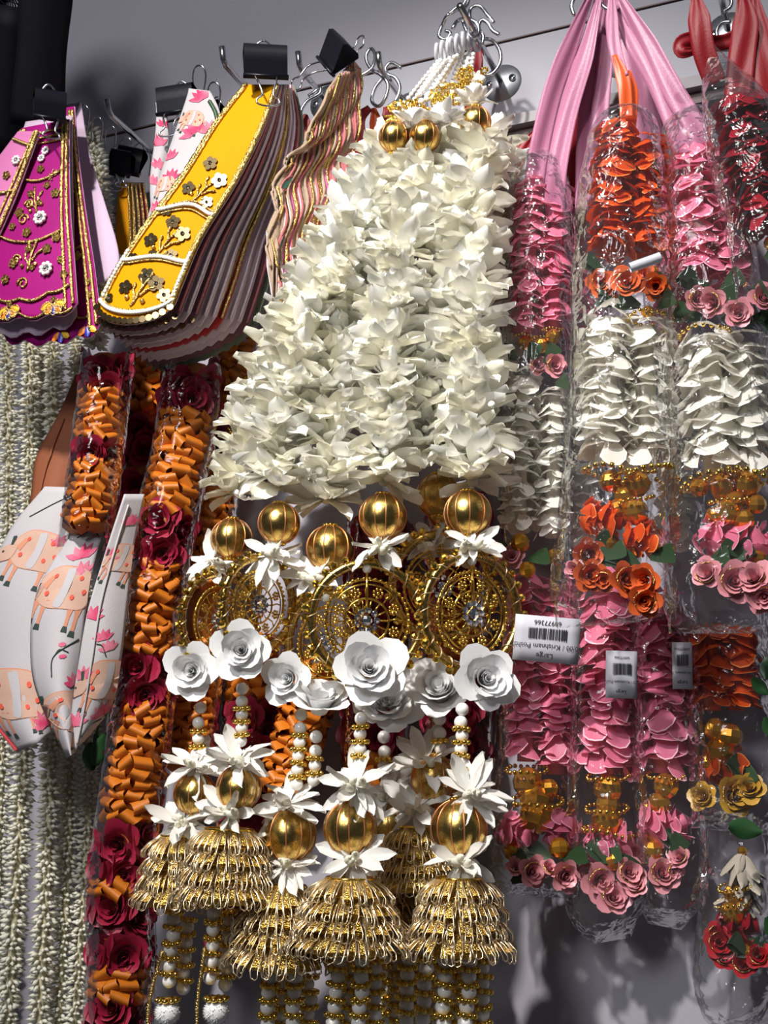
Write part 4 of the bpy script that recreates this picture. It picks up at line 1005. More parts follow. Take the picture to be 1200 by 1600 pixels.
def orange_garland(label, pts, segs, r_px, sleeve=True, arng=140, name='orange_garland', sleeve_pts=None):
    """segs: (t0, t1, 'o' or 'm')"""
    w = [V3(p) for p in pts]; k = mpp(pts[0][2]); R = r_px*k
    fine = resample(w, n=200)
    t = thing(name, label, 'garland', fine[-1], 'bagged orange and maroon garlands')
    b = MB(); b.tube(fine[::6]+[fine[-1]], R*0.62, 10); put('core', b.mesh('core', M_fold_core), t)
    total = sum((a-c).length for a, c in zip(fine, fine[1:]))
    for (t0, t1, kind) in segs:
        L = (t1-t0)*total
        if kind == 'o':
            rows = max(1, int(round(L/(R*0.35))))
            for i in range(rows):
                q = int((t0+(t1-t0)*(i+0.5)/rows)*199); p = fine[q]; d = fine[max(0, q-2)]-fine[min(199, q+2)]
                nn = 8
                for j in range(nn):
                    a = math.radians(-arng+2*arng*(j+0.5*(i % 2))/nn+random.uniform(-6, 6))
                    M = axis_mat(p, d, a) @ Matrix.Rotation(random.uniform(-0.7, 0.7), 4, 'Y')
                    s = R*random.uniform(0.92, 1.08)
                    put('ribbon_fold', random.choice(FOLDS), t, M @ Matrix.Diagonal((s*0.62, s, s*0.50, 1)))
        else:
            n = max(1, int(round(L/(R*1.1))))
            for i in range(n):
                q = int((t0+(t1-t0)*(i+0.5)/n)*199); p = fine[q]; d = (fine[max(0, q-2)]-fine[min(199, q+2)]).normalized()
                for a in ((-60, 5, 70, -115) if i % 2 else (-80, -20, 45, 110)):
                    bk = (p-CAM).normalized(); x = bk.cross(d).normalized(); out = (-bk*math.cos(math.radians(a))+x*math.sin(math.radians(a))).normalized()
                    out = (out+d*random.uniform(-0.3, 0.3)).normalized()
                    rose(t, 'maroon', axis_mat(p+out*R*0.38+d*random.uniform(-.2, .2)*R, out, random.uniform(0, 6)), R*0.78, full=(abs(a) < 100), name='fabric_rose')
    if sleeve:
        sp = sleeve_pts or pts
        film_tube(t, sp, [r_px*1.12]*len(sp), r_px*1.12, m=M_film2, wr=0.035, seed=random.uniform(0, 9), endflat=False, nu=40, nv=110)
    return t
orange_garland('long bagged garland of braided orange ribbon and maroon roses running down the left',
    [(304, 575, .115), (288, 690, .12), (264, 800, .125), (244, 900, .13), (232, 1000, .13), (222, 1100, .13), (212, 1200, .13), (200, 1290, .13), (188, 1400, .13), (190, 1500, .13), (184, 1620, .13)],
    [(0.0, 0.085, 'm'), (0.085, 0.25, 'o'), (0.25, 0.325, 'm'), (0.325, 0.47, 'o'), (0.47, 0.545, 'm'), (0.545, 0.71, 'o'), (0.71, 0.79, 'm'), (0.79, 0.815, 'o'), (0.815, 0.91, 'm'), (0.91, 0.955, 'o'), (0.955, 1.0, 'm')], 48)
orange_garland('short end of an orange and maroon garland in a crinkled bag above the printed cloths',
    [(168, 560, .165), (160, 640, .17), (150, 720, .175), (136, 830, .18)], [(0.0, 0.22, 'm'), (0.22, 0.52, 'o'), (0.52, 0.62, 'm'), (0.62, 1.0, 'o')], 42, sleeve=True,
    sleeve_pts=[(168, 560, .165), (160, 640, .17), (150, 720, .175), (140, 800, .18), (132, 862, .18)])
orange_garland('bagged orange garland half hidden behind the left white flower strands',
    [(372, 540, .07), (356, 640, .07), (338, 740, .07), (324, 860, .07), (312, 1000, .07), (300, 1120, .07), (296, 1200, .07)], [(0.0, 0.16, 'o'), (0.16, 0.22, 'm'), (0.22, 0.30, 'm'), (0.30, 0.60, 'o'), (0.72, 1.0, 'o')], 40)
orange_garland('dark orange and maroon garland in shadow between the two bagged garlands',
    [(232, 560, .07), (228, 640, .07), (218, 760, .07), (205, 860, .07)], [(0.0, 0.3, 'o'), (0.3, 1.0, 'm')], 42, sleeve=False)
orange_garland('dim orange garland low behind the pearl strings and white roses',
    [(500, 1040, .05), (470, 1140, .05), (440, 1240, .05)], [(0.0, 1.0, 'o')], 40, sleeve=False)

orange_garland('maroon rose garland in shade behind the right gold hoop', [(716, 780, .035), (716, 1000, .035), (712, 1300, .035)], [(0, .35, 'm'), (.35, .5, 'o'), (.5, .85, 'm'), (.85, 1, 'o')], 46)
orange_garland('maroon and orange garland in shade behind the middle white roses', [(596, 820, .03), (590, 1000, .03), (580, 1420, .03)], [(0, .3, 'm'), (.3, .45, 'o'), (.45, .62, 'm'), (.62, .75, 'o'), (.75, 1, 'm')], 48)
orange_garland('shaded maroon garland behind the left pearl strings and tassels', [(400, 1000, .03), (390, 1200, .03), (372, 1500, .03)], [(0, .2, 'o'), (.2, .6, 'm'), (.6, .75, 'o'), (.75, 1, 'm')], 44)

# ================================================================== WHITE FLOWER GARLANDS
def whorl(parent, p, up, L, n, meshes, name='flower', elev=(-5, 55), arng=140, core=0.15):
    o = put(name, random.choice(TUFTS if meshes is PETALS else (WTUFTS if meshes is WPETALS else [ME_amber])), parent, axis_mat(p, up, 0, L*core))
    inv = 1.0/(L*core)
    off = random.uniform(-1, 1)*arng/n
    for j in range(n):
        a = math.radians(-arng+2*arng*(j+0.5)/n+off+random.uniform(-9, 9))
        e = math.radians(random.uniform(*elev))
        # petal runs along +Y in its mesh; turn it to -Y (viewer) then by a
        M = Matrix.Rotation(a+math.pi, 4, 'Z') @ Matrix.Rotation(e, 4, 'X') @ Matrix.Rotation(random.uniform(-0.5, 0.5), 4, 'Y')
        s = L*inv*random.uniform(0.78, 1.15)
        putl('petal', random.choice(meshes), o, M @ Matrix.Translation((0, 0.10*s, 0)) @ Matrix.Diagonal((s, s, s, 1)))
    return o
def ball(parent, p, r, up=(0, 0, 1)):
    o = put('gold_ball', ME_ball, parent, axis_mat(p, up, random.uniform(0, 6), r))
    putl('stripe_cord', ME_cords, o, Matrix.Identity(4))
    putl('bead_cap', ME_cap, o, Matrix.Translation((0, 0, 0.98))); putl('bead_cap', ME_cap, o, Matrix.Translation((0, 0, -0.98)))
    return o
def pearl_line(parent, a, c, n, r, spacers=True, first=2, jitter=0.0, sname='gold_spacer'):
    for i in range(n):
        f = (i+0.5)/n
        p = a.lerp(c, f)+Vector((random.uniform(-1, 1), random.uniform(-1, 1), 0))*jitter
        put('pearl', ME_pearl, parent, Matrix.Translation(p) @ Matrix.Diagonal((r, r, r, 1)))
        if spacers and i >= first:
            put(sname, ME_spacer, parent, axis_mat(a.lerp(c, (i+0.02)/n), c-a, random.uniform(0, 1), r*1.12) @ Matrix.Rotation(random.uniform(-.2, .2), 4, 'X'))
def tassel(parent, top, bot, wt, wb, tiers=4, seed=0):
    rnd = random.Random(seed)
    ax = (bot-top); H = ax.length
    M = axis_mat(top, -ax)
    b = MB()
    def cone(u, v):
        a = 2*math.pi*u; r = (wt+(wb-wt)*v**0.8)*0.74*(1+0.05*math.sin(7*a+3*v))
        return (r*math.cos(a), r*math.sin(a), -H*v*0.93)
    b.grid(cone, 22, 8, closeu=True)
    core = put('tassel', b.mesh('tassel', M_fringe2), parent, M)
    for k in range(tiers):
        v0 = k/tiers*0.86; r0 = (wt+(wb-wt)*v0**0.8)*0.80; r1 = (wt+(wb-wt)*min(1, v0+0.36)**0.8)*1.06
        L = H*(0.34 if k < tiers-1 else 0.32)
        n = int(2*math.pi*r1/0.0050); b = MB()
        for i in range(n):
            a = 2*math.pi*(i+rnd.uniform(-.3, .3))/n
            dr = Vector((math.cos(a), math.sin(a), 0)); tg_ = Vector((-math.sin(a), math.cos(a), 0))
            lw = 0.0030*rnd.uniform(0.8, 1.3); out = rnd.uniform(0.88, 1.10); Ls = L*rnd.uniform(0.80, 1.12); sw = rnd.uniform(-0.30, 0.30)*Ls
            def q(v, s):
                r = r0+(r1*out-r0)*math.sin(v*1.9)/0.947
                return dr*r+tg_*(s+sw*v)+Vector((0, 0, -H*v0-Ls*v))
            pts = [q(0, -lw*0.5), q(0.35, -lw*0.8), q(0.7, -lw), q(0.92, -lw*0.9), q(1.0, 0), q(0.92, lw*0.9), q(0.7, lw), q(0.35, lw*0.8), q(0, lw*0.5)]
            b.tube(pts, 0.00062, 3)
            # gauze of the braid between the threads
            o = len(b.v)
            b.add([q(0, -lw*.5)-dr*.0003, q(0, lw*.5)-dr*.0003, q(.6, lw*.8)-dr*.0005, q(.6, -lw*.8)-dr*.0005], [(0, 1, 2, 3)], 1)
        tr = putl('fringe_tier', b.mesh('fringe_tier', [M_fringe, M_fringe2]), core, Matrix.Identity(4))
        b = MB(); b.tube([(r0*1.02*math.cos(2*math.pi*i/26), r0*1.02*math.sin(2*math.pi*i/26), -H*v0) for i in range(26)], 0.0014, 5, True)
        putl('tier_braid', b.mesh('tier_braid', M_gold), core, Matrix.Identity(4))
    return core
def hoop(parent, p, R, yaw, roll=0, pitch=0, med=0.76, nb=30):
    M = face_mat(p, yaw, pitch, roll)
    o = put('gold_hoop', ME_hoop, parent, M @ Matrix.Diagonal((R, R, R, 1)))
    putl('wire_wrap', ME_wrap, o, Matrix.Identity(4))
    for k in range(nb):
        a = 2*math.pi*k/nb+random.uniform(-.05, .05); s = random.uniform(0.070, 0.088)
        putl('hoop_bead', ME_gbead, o, Matrix.Translation((1.12*math.cos(a), random.uniform(-.07, .02), 1.12*math.sin(a))) @ Matrix.Rotation(random.uniform(0, 3), 4, 'X') @ Matrix.Diagonal((s, s, s, 1)))
    m = put('medallion', ME_fil, parent, M @ Matrix.Translation((0, 0, -0.02*R)) @ Matrix.Rotation(random.uniform(-.15, .15), 4, 'Z') @ Matrix.Diagonal((R*med, R*med, R*med, 1)))
    putl('gem_cluster', ME_gems, m, Matrix.Diagonal((1.25, 1.25, 1.25, 1))); putl('post', ME_post, m, Matrix.Identity(4))
    putl('top_pearl', ME_pearl, m, Matrix.Translation((0, -0.05, 1.22)) @ Matrix.Diagonal((0.11, 0.11, 0.11, 1)))
    return o
def white_garland(label, h, loop, pearls0, cluster, pom, ball0, col, col_r, ball1, fl1, hp, rs, prl, fl2, ball2, fl3, tas, drops, seed=0, npet=14, step=24):
    k = mpp(h)
    t = thing('flower_garland', label, 'garland', P(tas[0], tas[3], h), 'white flower garlands')
    Q = lambda x, y, dh=0.0: P(x, y, h+dh)
    if loop:
        lx, ly, lh = loop; b = MB(); M = face_mat(P(lx, ly, lh), 55+seed*6, 0, -15)
        b.tube([M @ Vector((0.0062*math.cos(2*math.pi*i/22), 0, 0.0088*math.sin(2*math.pi*i/22))) for i in range(22)], 0.0019, 7, True); put('plastic_ring', b.mesh('plastic_ring', M_ring), t)
        if len(loop) > 2:
            M = face_mat(P(lx+9, ly-3, lh-.004), 60+seed*6, 0, -15); b = MB()
            b.tube([M @ Vector((0.0062*math.cos(2*math.pi*i/22), 0, 0.0088*math.sin(2*math.pi*i/22))) for i in range(22)], 0.0019, 7, True); put('plastic_ring', b.mesh('plastic_ring', M_ring), t)
        for (x0, y0, x1, y1) in pearls0:
            pearl_line(t, P(x0, y0, lh), P(x1, y1, lh+.01), max(4, int(math.hypot(x1-x0, y1-y0)/7.2)), 0.0024, False)
        cx, cy, cn = cluster
        for i in range(cn):
            put('gold_spacer', ME_spacer, t, face_mat(P(cx+random.uniform(-20, 20), cy+random.uniform(-15, 15), lh+.01+random.uniform(-.004, .012)), random.uniform(0, 180), random.uniform(0, 180), 0, 0.0036))
            if i % 2: put('pearl', ME_pearl, t, Matrix.Translation(P(cx+random.uniform(-20, 20), cy+random.uniform(-14, 14), lh+.01)) @ Matrix.Diagonal((.0034, .0034, .0034, 1)))
    if pom:
        put('pompom', ME_pom, t, Matrix.Translation(P(pom[0], pom[1], h)) @ Matrix.Diagonal((.011, .011, .011, 1)))
        whorl(t, P(pom[0], pom[1]+14, h), (0.0, 0, 1), .022, 8, WPETALS, elev=(-5, 45))
    if ball0: ball(t, P(ball0[0], ball0[1], h), ball0[2]*k, (0.2, -.3, 1))
    pts = resample([P(x, y, hh) for x, y, hh in col], step=step*k)
    b = MB(); b.tube(pts, col_r*k*0.16, 7); put('string', b.mesh('string', M_petal[2]), t)
    for i, p in enumerate(pts):
        d = pts[max(0, i-1)]-pts[min(len(pts)-1, i+1)]
        d = d.normalized()+Vector((random.uniform(-.2, .2), random.uniform(-.2, .2), 0))
        whorl(t, p, d, col_r*k*1.02, npet, PETALS, elev=(-28, 52))
        if i % 3 == 1:
            bk = (p-CAM).normalized()
            put('pearl', ME_pearl, t, Matrix.Translation(p-bk*col_r*k*0.62+RGT*random.uniform(-.5, .5)*col_r*k) @ Matrix.Diagonal((.0033, .0033, .0033, 1)))
    ball(t, Q(ball1[0], ball1[1]), ball1[2]*k)
    whorl(t, Q(fl1[0], fl1[1], 0.008), (0.1, -0.9, 0.7), 46*k, 16, WPETALS, elev=(-45, 45), arng=180)
    for i in range(3): put('bud', ME_calyx, t, axis_mat(Q(fl1[0]+random.uniform(-14, 14), fl1[1]+random.uniform(-4, 8), .02), (random.uniform(-1, 1), -1, .4), 0, .0036) @ Matrix.Diagonal((1, 1, 1.9, 1)))
    if hp: hoop(t, Q(hp[0], hp[1]), hp[2]*k, hp[3], hp[4] if len(hp) > 4 else 0)
    for (x, y, r, yaw, pit) in rs:
        M = face_mat(Q(x, y, .015), yaw, pit) @ Matrix.Rotation(math.radians(90), 4, 'X')
        rose(t, 'white', M, r*1.15*k)
    for (x0, y0, x1, y1, n) in prl: pearl_line(t, Q(x0, y0), Q(x1, y1), max(3, int(round(math.hypot(x1-x0, y1-y0)/22))), 10.0*k, True, 2, 0.0006)
    whorl(t, Q(*fl2, .006), (random.uniform(-.2, .2), -0.7, 0.8), 54*k, 19, WPETALS, elev=(-45, 50), arng=180)
    ball(t, Q(ball2[0], ball2[1]), ball2[2]*k)
    whorl(t, Q(*fl3, .008), (random.uniform(-.2, .2), -0.8, 0.7), 52*k, 18, WPETALS, elev=(-50, 45), arng=180)
    for c_ in (fl2, fl3):
        for i in range(3): put('bud', ME_calyx, t, axis_mat(Q(c_[0]+random.uniform(-14, 14), c_[1]+random.uniform(-6, 6), .02), (random.uniform(-1, 1), -1, .4), 0, .0034) @ Matrix.Diagonal((1, 1, 1.9, 1)))
    tassel(t, Q(tas[0], tas[1]), Q(tas[2], tas[3]), tas[4]*1.35*k, tas[5]*1.08*k, seed=seed)
    for (x0, y0, x1, y1, n, pm) in drops:
        pearl_line(t, Q(x0, y0, -.01), Q(x1, y1, -.01), max(3, int(round(math.hypot(x1-x0, y1-y0)/25))), 11.0*k, True, 0, 0.0012)
        pearl_line(t, Q(x0+21, y0+11, -.03), Q(x1+24, y1+11, -.03), max(3, int(round(math.hypot(x1-x0, y1-y0)/25))), 11.0*k, True, 0, 0.0012)
        if pm: 
            put('pompom', ME_pom, t, Matrix.Translation(Q(pm[0], pm[1], -.005)) @ Matrix.Diagonal((21*k, 21*k, 21*k, 1)))
            put('bead_cap', ME_cap, t, Matrix.Translation(Q(pm[0], pm[1]-20, -.005)) @ Matrix.Diagonal((60*k, 60*k, 40*k, 1)))
            b = MB(); wire(b, [Q(x1-8, y1-60), Q(pm[0]-30, pm[1]-10), Q(pm[0]-28, pm[1]+50)], 3.2*k, 6); put('gold_chain', b.mesh('gold_chain', M_trim), t)
    return t
# right front
white_garland('white flower garland at the right front, gold hoop turned towards the left', .165, (736, 68, .10), [(740, 82, 736, 108), (733, 84, 722, 118), (728, 86, 716, 122)], (738, 122, 16), (742, 148), (742, 192, 27),
  [(745, 222, .15), (738, 330, .16), (730, 450, .165), (733, 560, .165), (738, 660, .165), (738, 752, .165)], 62, (731, 803, 36), (738, 850), (737, 957, 84, 34), [(752, 1064, 40, 18, -8)],
  [(721, 1098, 720, 1222, 8)], (736, 1240), (718, 1294, 41), (722, 1345), (718, 1372, 718, 1500, 30, 66), [(700, 1490, 690, 1610, 6, None), (734, 1490, 728, 1610, 6, None)], seed=1)
# middle front
white_garland('white flower garland in the middle front with the most open gold medallion', .195, (706, 74, .12), [(712, 86, 678, 140), (704, 88, 668, 150)], (682, 160, 18), (690, 178), (664, 214, 26),
  [(660, 245, .17), (634, 340, .185), (615, 450, .19), (606, 560, .195), (602, 660, .195), (600, 752, .195)], 58, (598, 808, 37), (592, 852), (573, 968, 86, 6), [(576, 1050, 46, 2, -14)],
  [(564, 1088, 562, 1206, 8)], (556, 1226), (547, 1294, 40), (552, 1342), (548, 1372, 545, 1496, 32, 78), [(530, 1490, 520, 1610, 6, None), (566, 1490, 560, 1610, 6, None)], seed=2)
# left front
white_garland('white flower garland at the left front, its rose beside the tilted medallion', .20, (692, 80, .125), [(698, 92, 654, 150), (690, 92, 642, 164)], (644, 172, 18), (646, 186), (616, 214, 26),
  [(605, 245, .175), (560, 330, .185), (510, 430, .195), (468, 540, .20), (442, 650, .20), (434, 760, .20)], 60, (436, 818, 34), (424, 866), (404, 944, 74, 42), [(378, 1018, 40, -4, -6)],
  [(379, 1066, 376, 1168, 7)], (374, 1188), (373, 1232, 35), (360, 1270), (358, 1296, 350, 1418, 34, 66), [(335, 1415, 328, 1540, 7, (338, 1580))], seed=3)
# second left
white_garland('white flower garland between the left front and middle ones, hanging lowest', .175, (683, 84, .11), [(686, 94, 636, 156)], (626, 176, 12), None, None,
  [(585, 300, .14), (555, 400, .16), (530, 520, .17), (515, 640, .175), (510, 780, .175)], 58, (516, 858, 38), (488, 902), (512, 1005, 78, -38), [(456, 1062, 34, -20, -4), (498, 1112, 40, 10, -60)],
  [(470, 1106, 464, 1236, 8), (494, 1140, 490, 1230, 5)], (450, 1256), (453, 1304, 40), (446, 1352), (446, 1384, 438, 1520, 28, 74), [(425, 1515, 415, 1610, 5, None), (462, 1515, 458, 1610, 5, None)], seed=4)
# far left
white_garland('white flower garland farthest to the left beside the orange garland', .15, (714, 70, .115), [(716, 84, 690, 130)], (700, 150, 10), None, None,
  [(560, 330, .12), (500, 440, .135), (440, 540, .145), (396, 650, .15), (370, 770, .15)], 56, (362, 842, 34), (330, 878), (342, 968, 74, 38, 8), [(304, 1050, 38, -14, -4)],
  [(314, 1094, 306, 1190, 7)], (306, 1196), (304, 1240, 33), (286, 1284), (288, 1306, 282, 1424, 34, 66), [(272, 1425, 262, 1545, 7, (262, 1582))], seed=5)
# back right
white_garland('white flower garland tucked behind the two right ones, medallion gems peeping out', .115, (722, 66, .105), [(722, 82, 702, 140)], (706, 146, 10), None, None,
  [(700, 250, .13), (690, 340, .145), (676, 450, .15), (670, 580, .15), (670, 720, .145)], 58, (684, 774, 34), (672, 850), (690, 915, 78, 20), [(690, 1088, 42, -10, -30), (600, 1104, 46, 6, -20)],
  [(686, 1112, 688, 1180, 4)], (664, 1192), (678, 1216, 34), (652, 1262), (652, 1292, 652, 1400, 26, 52), [(670, 1395, 662, 1605, 10, None)], seed=6, npet=13)
# rear right, in shade
white_garland('white flower garland at the back right against the bagged pink garland', .08, (730, 62, .10), [(734, 80, 728, 112)], (730, 132, 8), None, (752, 215, 25),
  [(768, 240, .085), (766, 340, .08), (760, 460, .08), (752, 600, .08), (750, 740, .08)], 56, (700, 800, 30), (700, 860), None, [(650, 1076, 36, 0, -20)],
  [(600, 1140, 600, 1210, 4)], (606, 1240), (610, 1290, 34), (600, 1340), (605, 1370, 605, 1470, 26, 50), [(600, 1460, 594, 1606, 8, None), (640, 1440, 632, 1606, 8, None)], seed=7, npet=13)

# ================================================================== RIBBON GARLANDS IN CELLOPHANE
def ribbon_strip(parent, pts, w_px, m, name='hanging_ribbon', twist=(0.0, 0.0), n=26):
    c = resample([V3(p) for p in pts], n=n); k = mpp(pts[0][2])
    b = MB()
    def f(u, v):
        j = int(round(v*(n-1))); p = c[j]
        t = (c[max(0, j-1)]-c[min(n-1, j+1)]).normalized(); bk = (p-CAM).normalized()
        x = bk.cross(t).normalized(); y = t.cross(x)
        a = twist[0]+(twist[1]-twist[0])*v
        s = (u-0.5)*w_px*k*min(1, 0.35+v*2.2)
        return p+(x*math.cos(a)+y*math.sin(a))*s+y*(0.05*w_px*k*math.sin(u*9+v*3)+0.05*w_px*k*math.sin(v*8+u*2))
    b.sheet(f, 9, n, 0.0003)
    return put(name, b.mesh(name, m), parent)
def frill_col(parent, x0, y0, x1, y1, r, key, h, pitch=13.0):
    k = mpp(h); a = P(x0, y0, h); c = P(x1, y1, h)
    n = max(2, int(round((c-a).length/(pitch*k))))
    d = a-c
    M = FRILL[key]
    b = MB(); b.tube([a, c], r*k*0.38, 8)
    core = put('frill_cord', b.mesh('frill_cord', M[0].materials[0]), parent)
    for i in range(n):
        p = a.lerp(c, (i+0.5)/n)
        dd = d.normalized()+Vector((random.uniform(-.09, .09), random.uniform(-.09, .09), 0))
        s = r*k*random.uniform(1.0, 1.12)
        put('ribbon_frill', random.choice(M), parent, axis_mat(p, dd, random.uniform(0, 6)) @ Matrix.Diagonal((s, s, s*1.1, 1)))
def amber(parent, x, y, r, h, edging=False):
    k = mpp(h)
    o = put('amber_bead', ME_amber, parent, face_mat(P(x, y, h), random.uniform(0, 60), random.uniform(-20, 20), random.uniform(-20, 20), r*k))
    if edging: put('bead_edging', ME_chain, parent, axis_mat(P(x, y-r*0.9, h), (random.uniform(-.2, .2), -.2, 1), 0, r*1.35*k))
def bow(parent, x, y, ang, L, h):
    put('ribbon_leaf', ME_bow, parent, face_mat(P(x, y, h), random.uniform(-30, 30), random.uniform(-25, 5), ang, L*mpp(h)))
def small_rose(parent, x, y, r, kind, h):
    k = mpp(h)
    M = face_mat(P(x, y, h), random.uniform(-30, 30), random.uniform(-30, 15)) @ Matrix.Rotation(math.radians(90), 4, 'X')
    rose(parent, kind, M, r*k, name='ribbon_rose')
    b = MB(); c = [M @ Vector((r*k*0.62*math.cos(2*math.pi*i/18)*(1+.08*math.sin(5*i)), r*k*0.62*math.sin(2*math.pi*i/18), r*k*0.62)) for i in range(18)]
    b.tube(c, 0.0008, 4, True); put('gold_edge', b.mesh('gold_edge', M_trim), parent)
def bag(parent, pts, widths, depth, seed, top=True, wr=0.07, m=None):
    return film_tube(parent, pts, widths, depth, 'cellophane_bag', m or M_film, 52, 90, wr, seed, True, top)
def price_tag(parent, x, y, w, hgt, h, roll, yaw, full=True, flip=True):
    k = mpp(h); M = face_mat(P(x, y, h), yaw, 0, roll)
    b = MB()
    def f(u, v):
        return M @ Vector(((u-0.5)*w*k, -0.0012*math.sin(math.pi*u), (0.5-v)*hgt*k))
    b.sheet(f, 8, 4, 0.0004)
    t = put('price_tag', b.mesh('price_tag', M_paper), parent, None)
    R = M @ (Matrix.Rotation(math.pi, 4, 'Y') if flip else Matrix.Identity(4)) @ Matrix.Translation((0, -0.0016, 0)) @ Matrix.Rotation(math.radians(90), 4, 'X')
    def text(s, z, size, dx=0.0):
        put('lettering', TXT[s], t, R @ Matrix.Translation((dx*w*k, z*hgt*k, 0)) @ Matrix.Diagonal((size*hgt*k, size*hgt*k, size*hgt*k, 1)))
    cw = w if full else w*1.0
    text('Large', 0.36, 0.17 if full else 0.10, 0.02)
    text('00:00 / Krishnam Poshak', 0.15, 0.155 if full else 0.085, 0.0)
    text('60977366', -0.36, 0.15 if full else 0.08, 0.0)
    b = MB(); rnd = random.Random(5); xx = -0.30
    while xx < 0.30:
        bw = rnd.choice((0.008, 0.012, 0.02)); q = R @ Vector(((xx+bw/2)*w*k, -0.12*hgt*k, 0.0001))
        b.box(R @ Matrix.Translation(((xx+bw/2)*w*k, -0.12*hgt*k, 0.0001)), bw*w*k, 0.24*hgt*k, 0.0002); xx += bw+rnd.choice((0.009, 0.013, 0.02))
    o = put('barcode', b.mesh('barcode', M_ink, False), t); o['kind'] = 'stuff'
    return t
G = 'ribbon garlands in cellophane bags'
# R1 long pink / ivory / pink, left
h = .10
t = thing('ribbon_garland', 'long bagged pink and ivory frill garland with large barcode tag beside the gold hoop', 'garland', P(840, 1390, h), G)
frill_col(t, 832, 296, 818, 522, 32, 'pink', h); frill_col(t, 868, 300, 866, 516, 31, 'pink', h-.012)
for (x, y) in [(820, 536), (864, 526), (845, 540)]: amber(t, x, y, 12, h+.005, True)
for (x, y, a) in [(808, 560, -60), (852, 566, 40), (868, 600, 80), (830, 566, 20)]: bow(t, x, y, a, 34, h+.015)
small_rose(t, 864, 572, 19, 'pink', h+.012); small_rose(t, 838, 572, 15, 'pink', h+.008)
frill_col(t, 816, 590, 810, 830, 30, 'ivory', h); frill_col(t, 868, 615, 862, 840, 28, 'ivory', h-.012)
amber(t, 813, 848, 15, h+.01); amber(t, 824, 890, 13, h+.01); amber(t, 868, 870, 13, h)
small_rose(t, 800, 872, 20, 'pink', h+.005); bow(t, 826, 874, 80, 36, h+.016); bow(t, 800, 866, -60, 30, h+.01)
frill_col(t, 822, 910, 822, 1190, 33, 'pink', h-.03); frill_col(t, 872, 925, 868, 1210, 30, 'pink', h-.035)
amber(t, 824, 1222, 22, h-.02, True); amber(t, 838, 1250, 24, h-.02); amber(t, 840, 1275, 26, h-.018, True); amber(t, 858, 1232, 14, h-.02)
frill_col(t, 790, 1290, 838, 1312, 26, 'pink', h-.02); frill_col(t, 884, 1276, 856, 1318, 26, 'pink', h-.022)
amber(t, 874, 1325, 15, h-.012); amber(t, 800, 1330, 13, h-.015)
for (x, y, a) in [(800, 1340, 70), (860, 1345, -60), (800, 1378, 60), (882, 1345, 70)]: bow(t, x, y, a, 36, h-.008)
for (x, y, r) in [(828, 1362, 22), (878, 1366, 22), (806, 1358, 15), (856, 1360, 14)]: small_rose(t, x, y, r, 'pink', h-.008)
ribbon_strip(t, [(924, -10, .14), (895, 60, .135), (862, 150, .125), (838, 262, .115), (834, 330, .10)], 34, M_ribpink, twist=(.5, .1))
ribbon_strip(t, [(936, -10, .135), (915, 80, .13), (886, 180, .12), (868, 280, .112), (868, 350, .095)], 34, M_ribpink, twist=(-.6, -.2))
bag(t, [(838, 240, h), (842, 275, h), (842, 420, h), (838, 640, h), (838, 900, h-.015), (840, 1150, h-.03), (838, 1330, h-.03), (836, 1400, h-.03)], [10, 44, 56, 54, 52, 62, 66, 58], 46, 1.0)
price_tag(t, 854, 999, 94, 66, h+.035, 6, 4)
# R2 orange / ivory, centre
h = .17
t = thing('ribbon_garland', 'bagged ribbon garland of orange over ivory frills with orange roses, in the middle', 'garland', P(965, 970, h), G)
frill_col(t, 962, 205, 955, 396, 36, 'orange', h); frill_col(t, 1008, 225, 1014, 398, 33, 'orange', h-.012)
for (x, y, r) in [(940, 444, 22), (980, 446, 26), (1024, 446, 20), (1008, 432, 16)]: small_rose(t, x, y, r, 'orange', h+.008)
for (x, y, a) in [(940, 425, -50), (1010, 455, 60), (930, 476, 80), (1000, 478, -70), (1030, 480, 60), (965, 470, -60)]: bow(t, x, y, a, 40, h+.004)
for (x, y) in [(1020, 425), (960, 468), (1012, 488)]: amber(t, x, y, 10, h+.004)
put('bead_edging', ME_chain, t, axis_mat(P(1010, 496, h), (0, 0, 1), 0, 28*mpp(h)))
frill_col(t, 950, 500, 946, 725, 42, 'ivory', h, 15); frill_col(t, 1010, 512, 1012, 728, 38, 'ivory', h-.012, 15)
put('bead_edging', ME_chain, t, axis_mat(P(955, 738, h), (.15, 0, 1), 0, 40*mpp(h))); put('bead_edging', ME_chain, t, axis_mat(P(1010, 742, h), (-.3, 0, 1), 0, 36*mpp(h)))
for (x, y, r) in [(955, 752, 17), (995, 756, 20), (976, 775, 16), (968, 795, 16), (992, 800, 20), (954, 848, 14), (985, 866, 12), (1024, 858, 12)]: amber(t, x, y, r, h, r > 18)
frill_col(t, 918, 806, 972, 818, 28, 'orange', h); frill_col(t, 985, 836, 1030, 846, 28, 'orange', h)
for (x, y, a) in [(945, 872, 70), (970, 880, -70), (1016, 872, 80), (1000, 885, -60), (930, 862, 40)]: bow(t, x, y, a, 40, h+.008)
for (x, y, r, kk) in [(914, 866, 24, 'orange'), (920, 900, 24, 'orange'), (972, 906, 26, 'orange'), (1012, 906, 26, 'orange'), (1006, 936, 24, 'orange'), (944, 905, 18, 'orange'), (900, 890, 15, 'pink')]: small_rose(t, x, y, r, kk, h+.01)
ribbon_strip(t, [(960, 85, .175), (975, 130, .172), (980, 200, .17)], 22, M_riborange, twist=(.2, .4)); ribbon_strip(t, [(984, 110, .165), (990, 150, .165), (984, 210, .165)], 18, M_riborange, twist=(.8, .3))
ribbon_strip(t, [(955, -10, .165), (958, 60, .168), (972, 120, .172)], 20, M_ribpink)
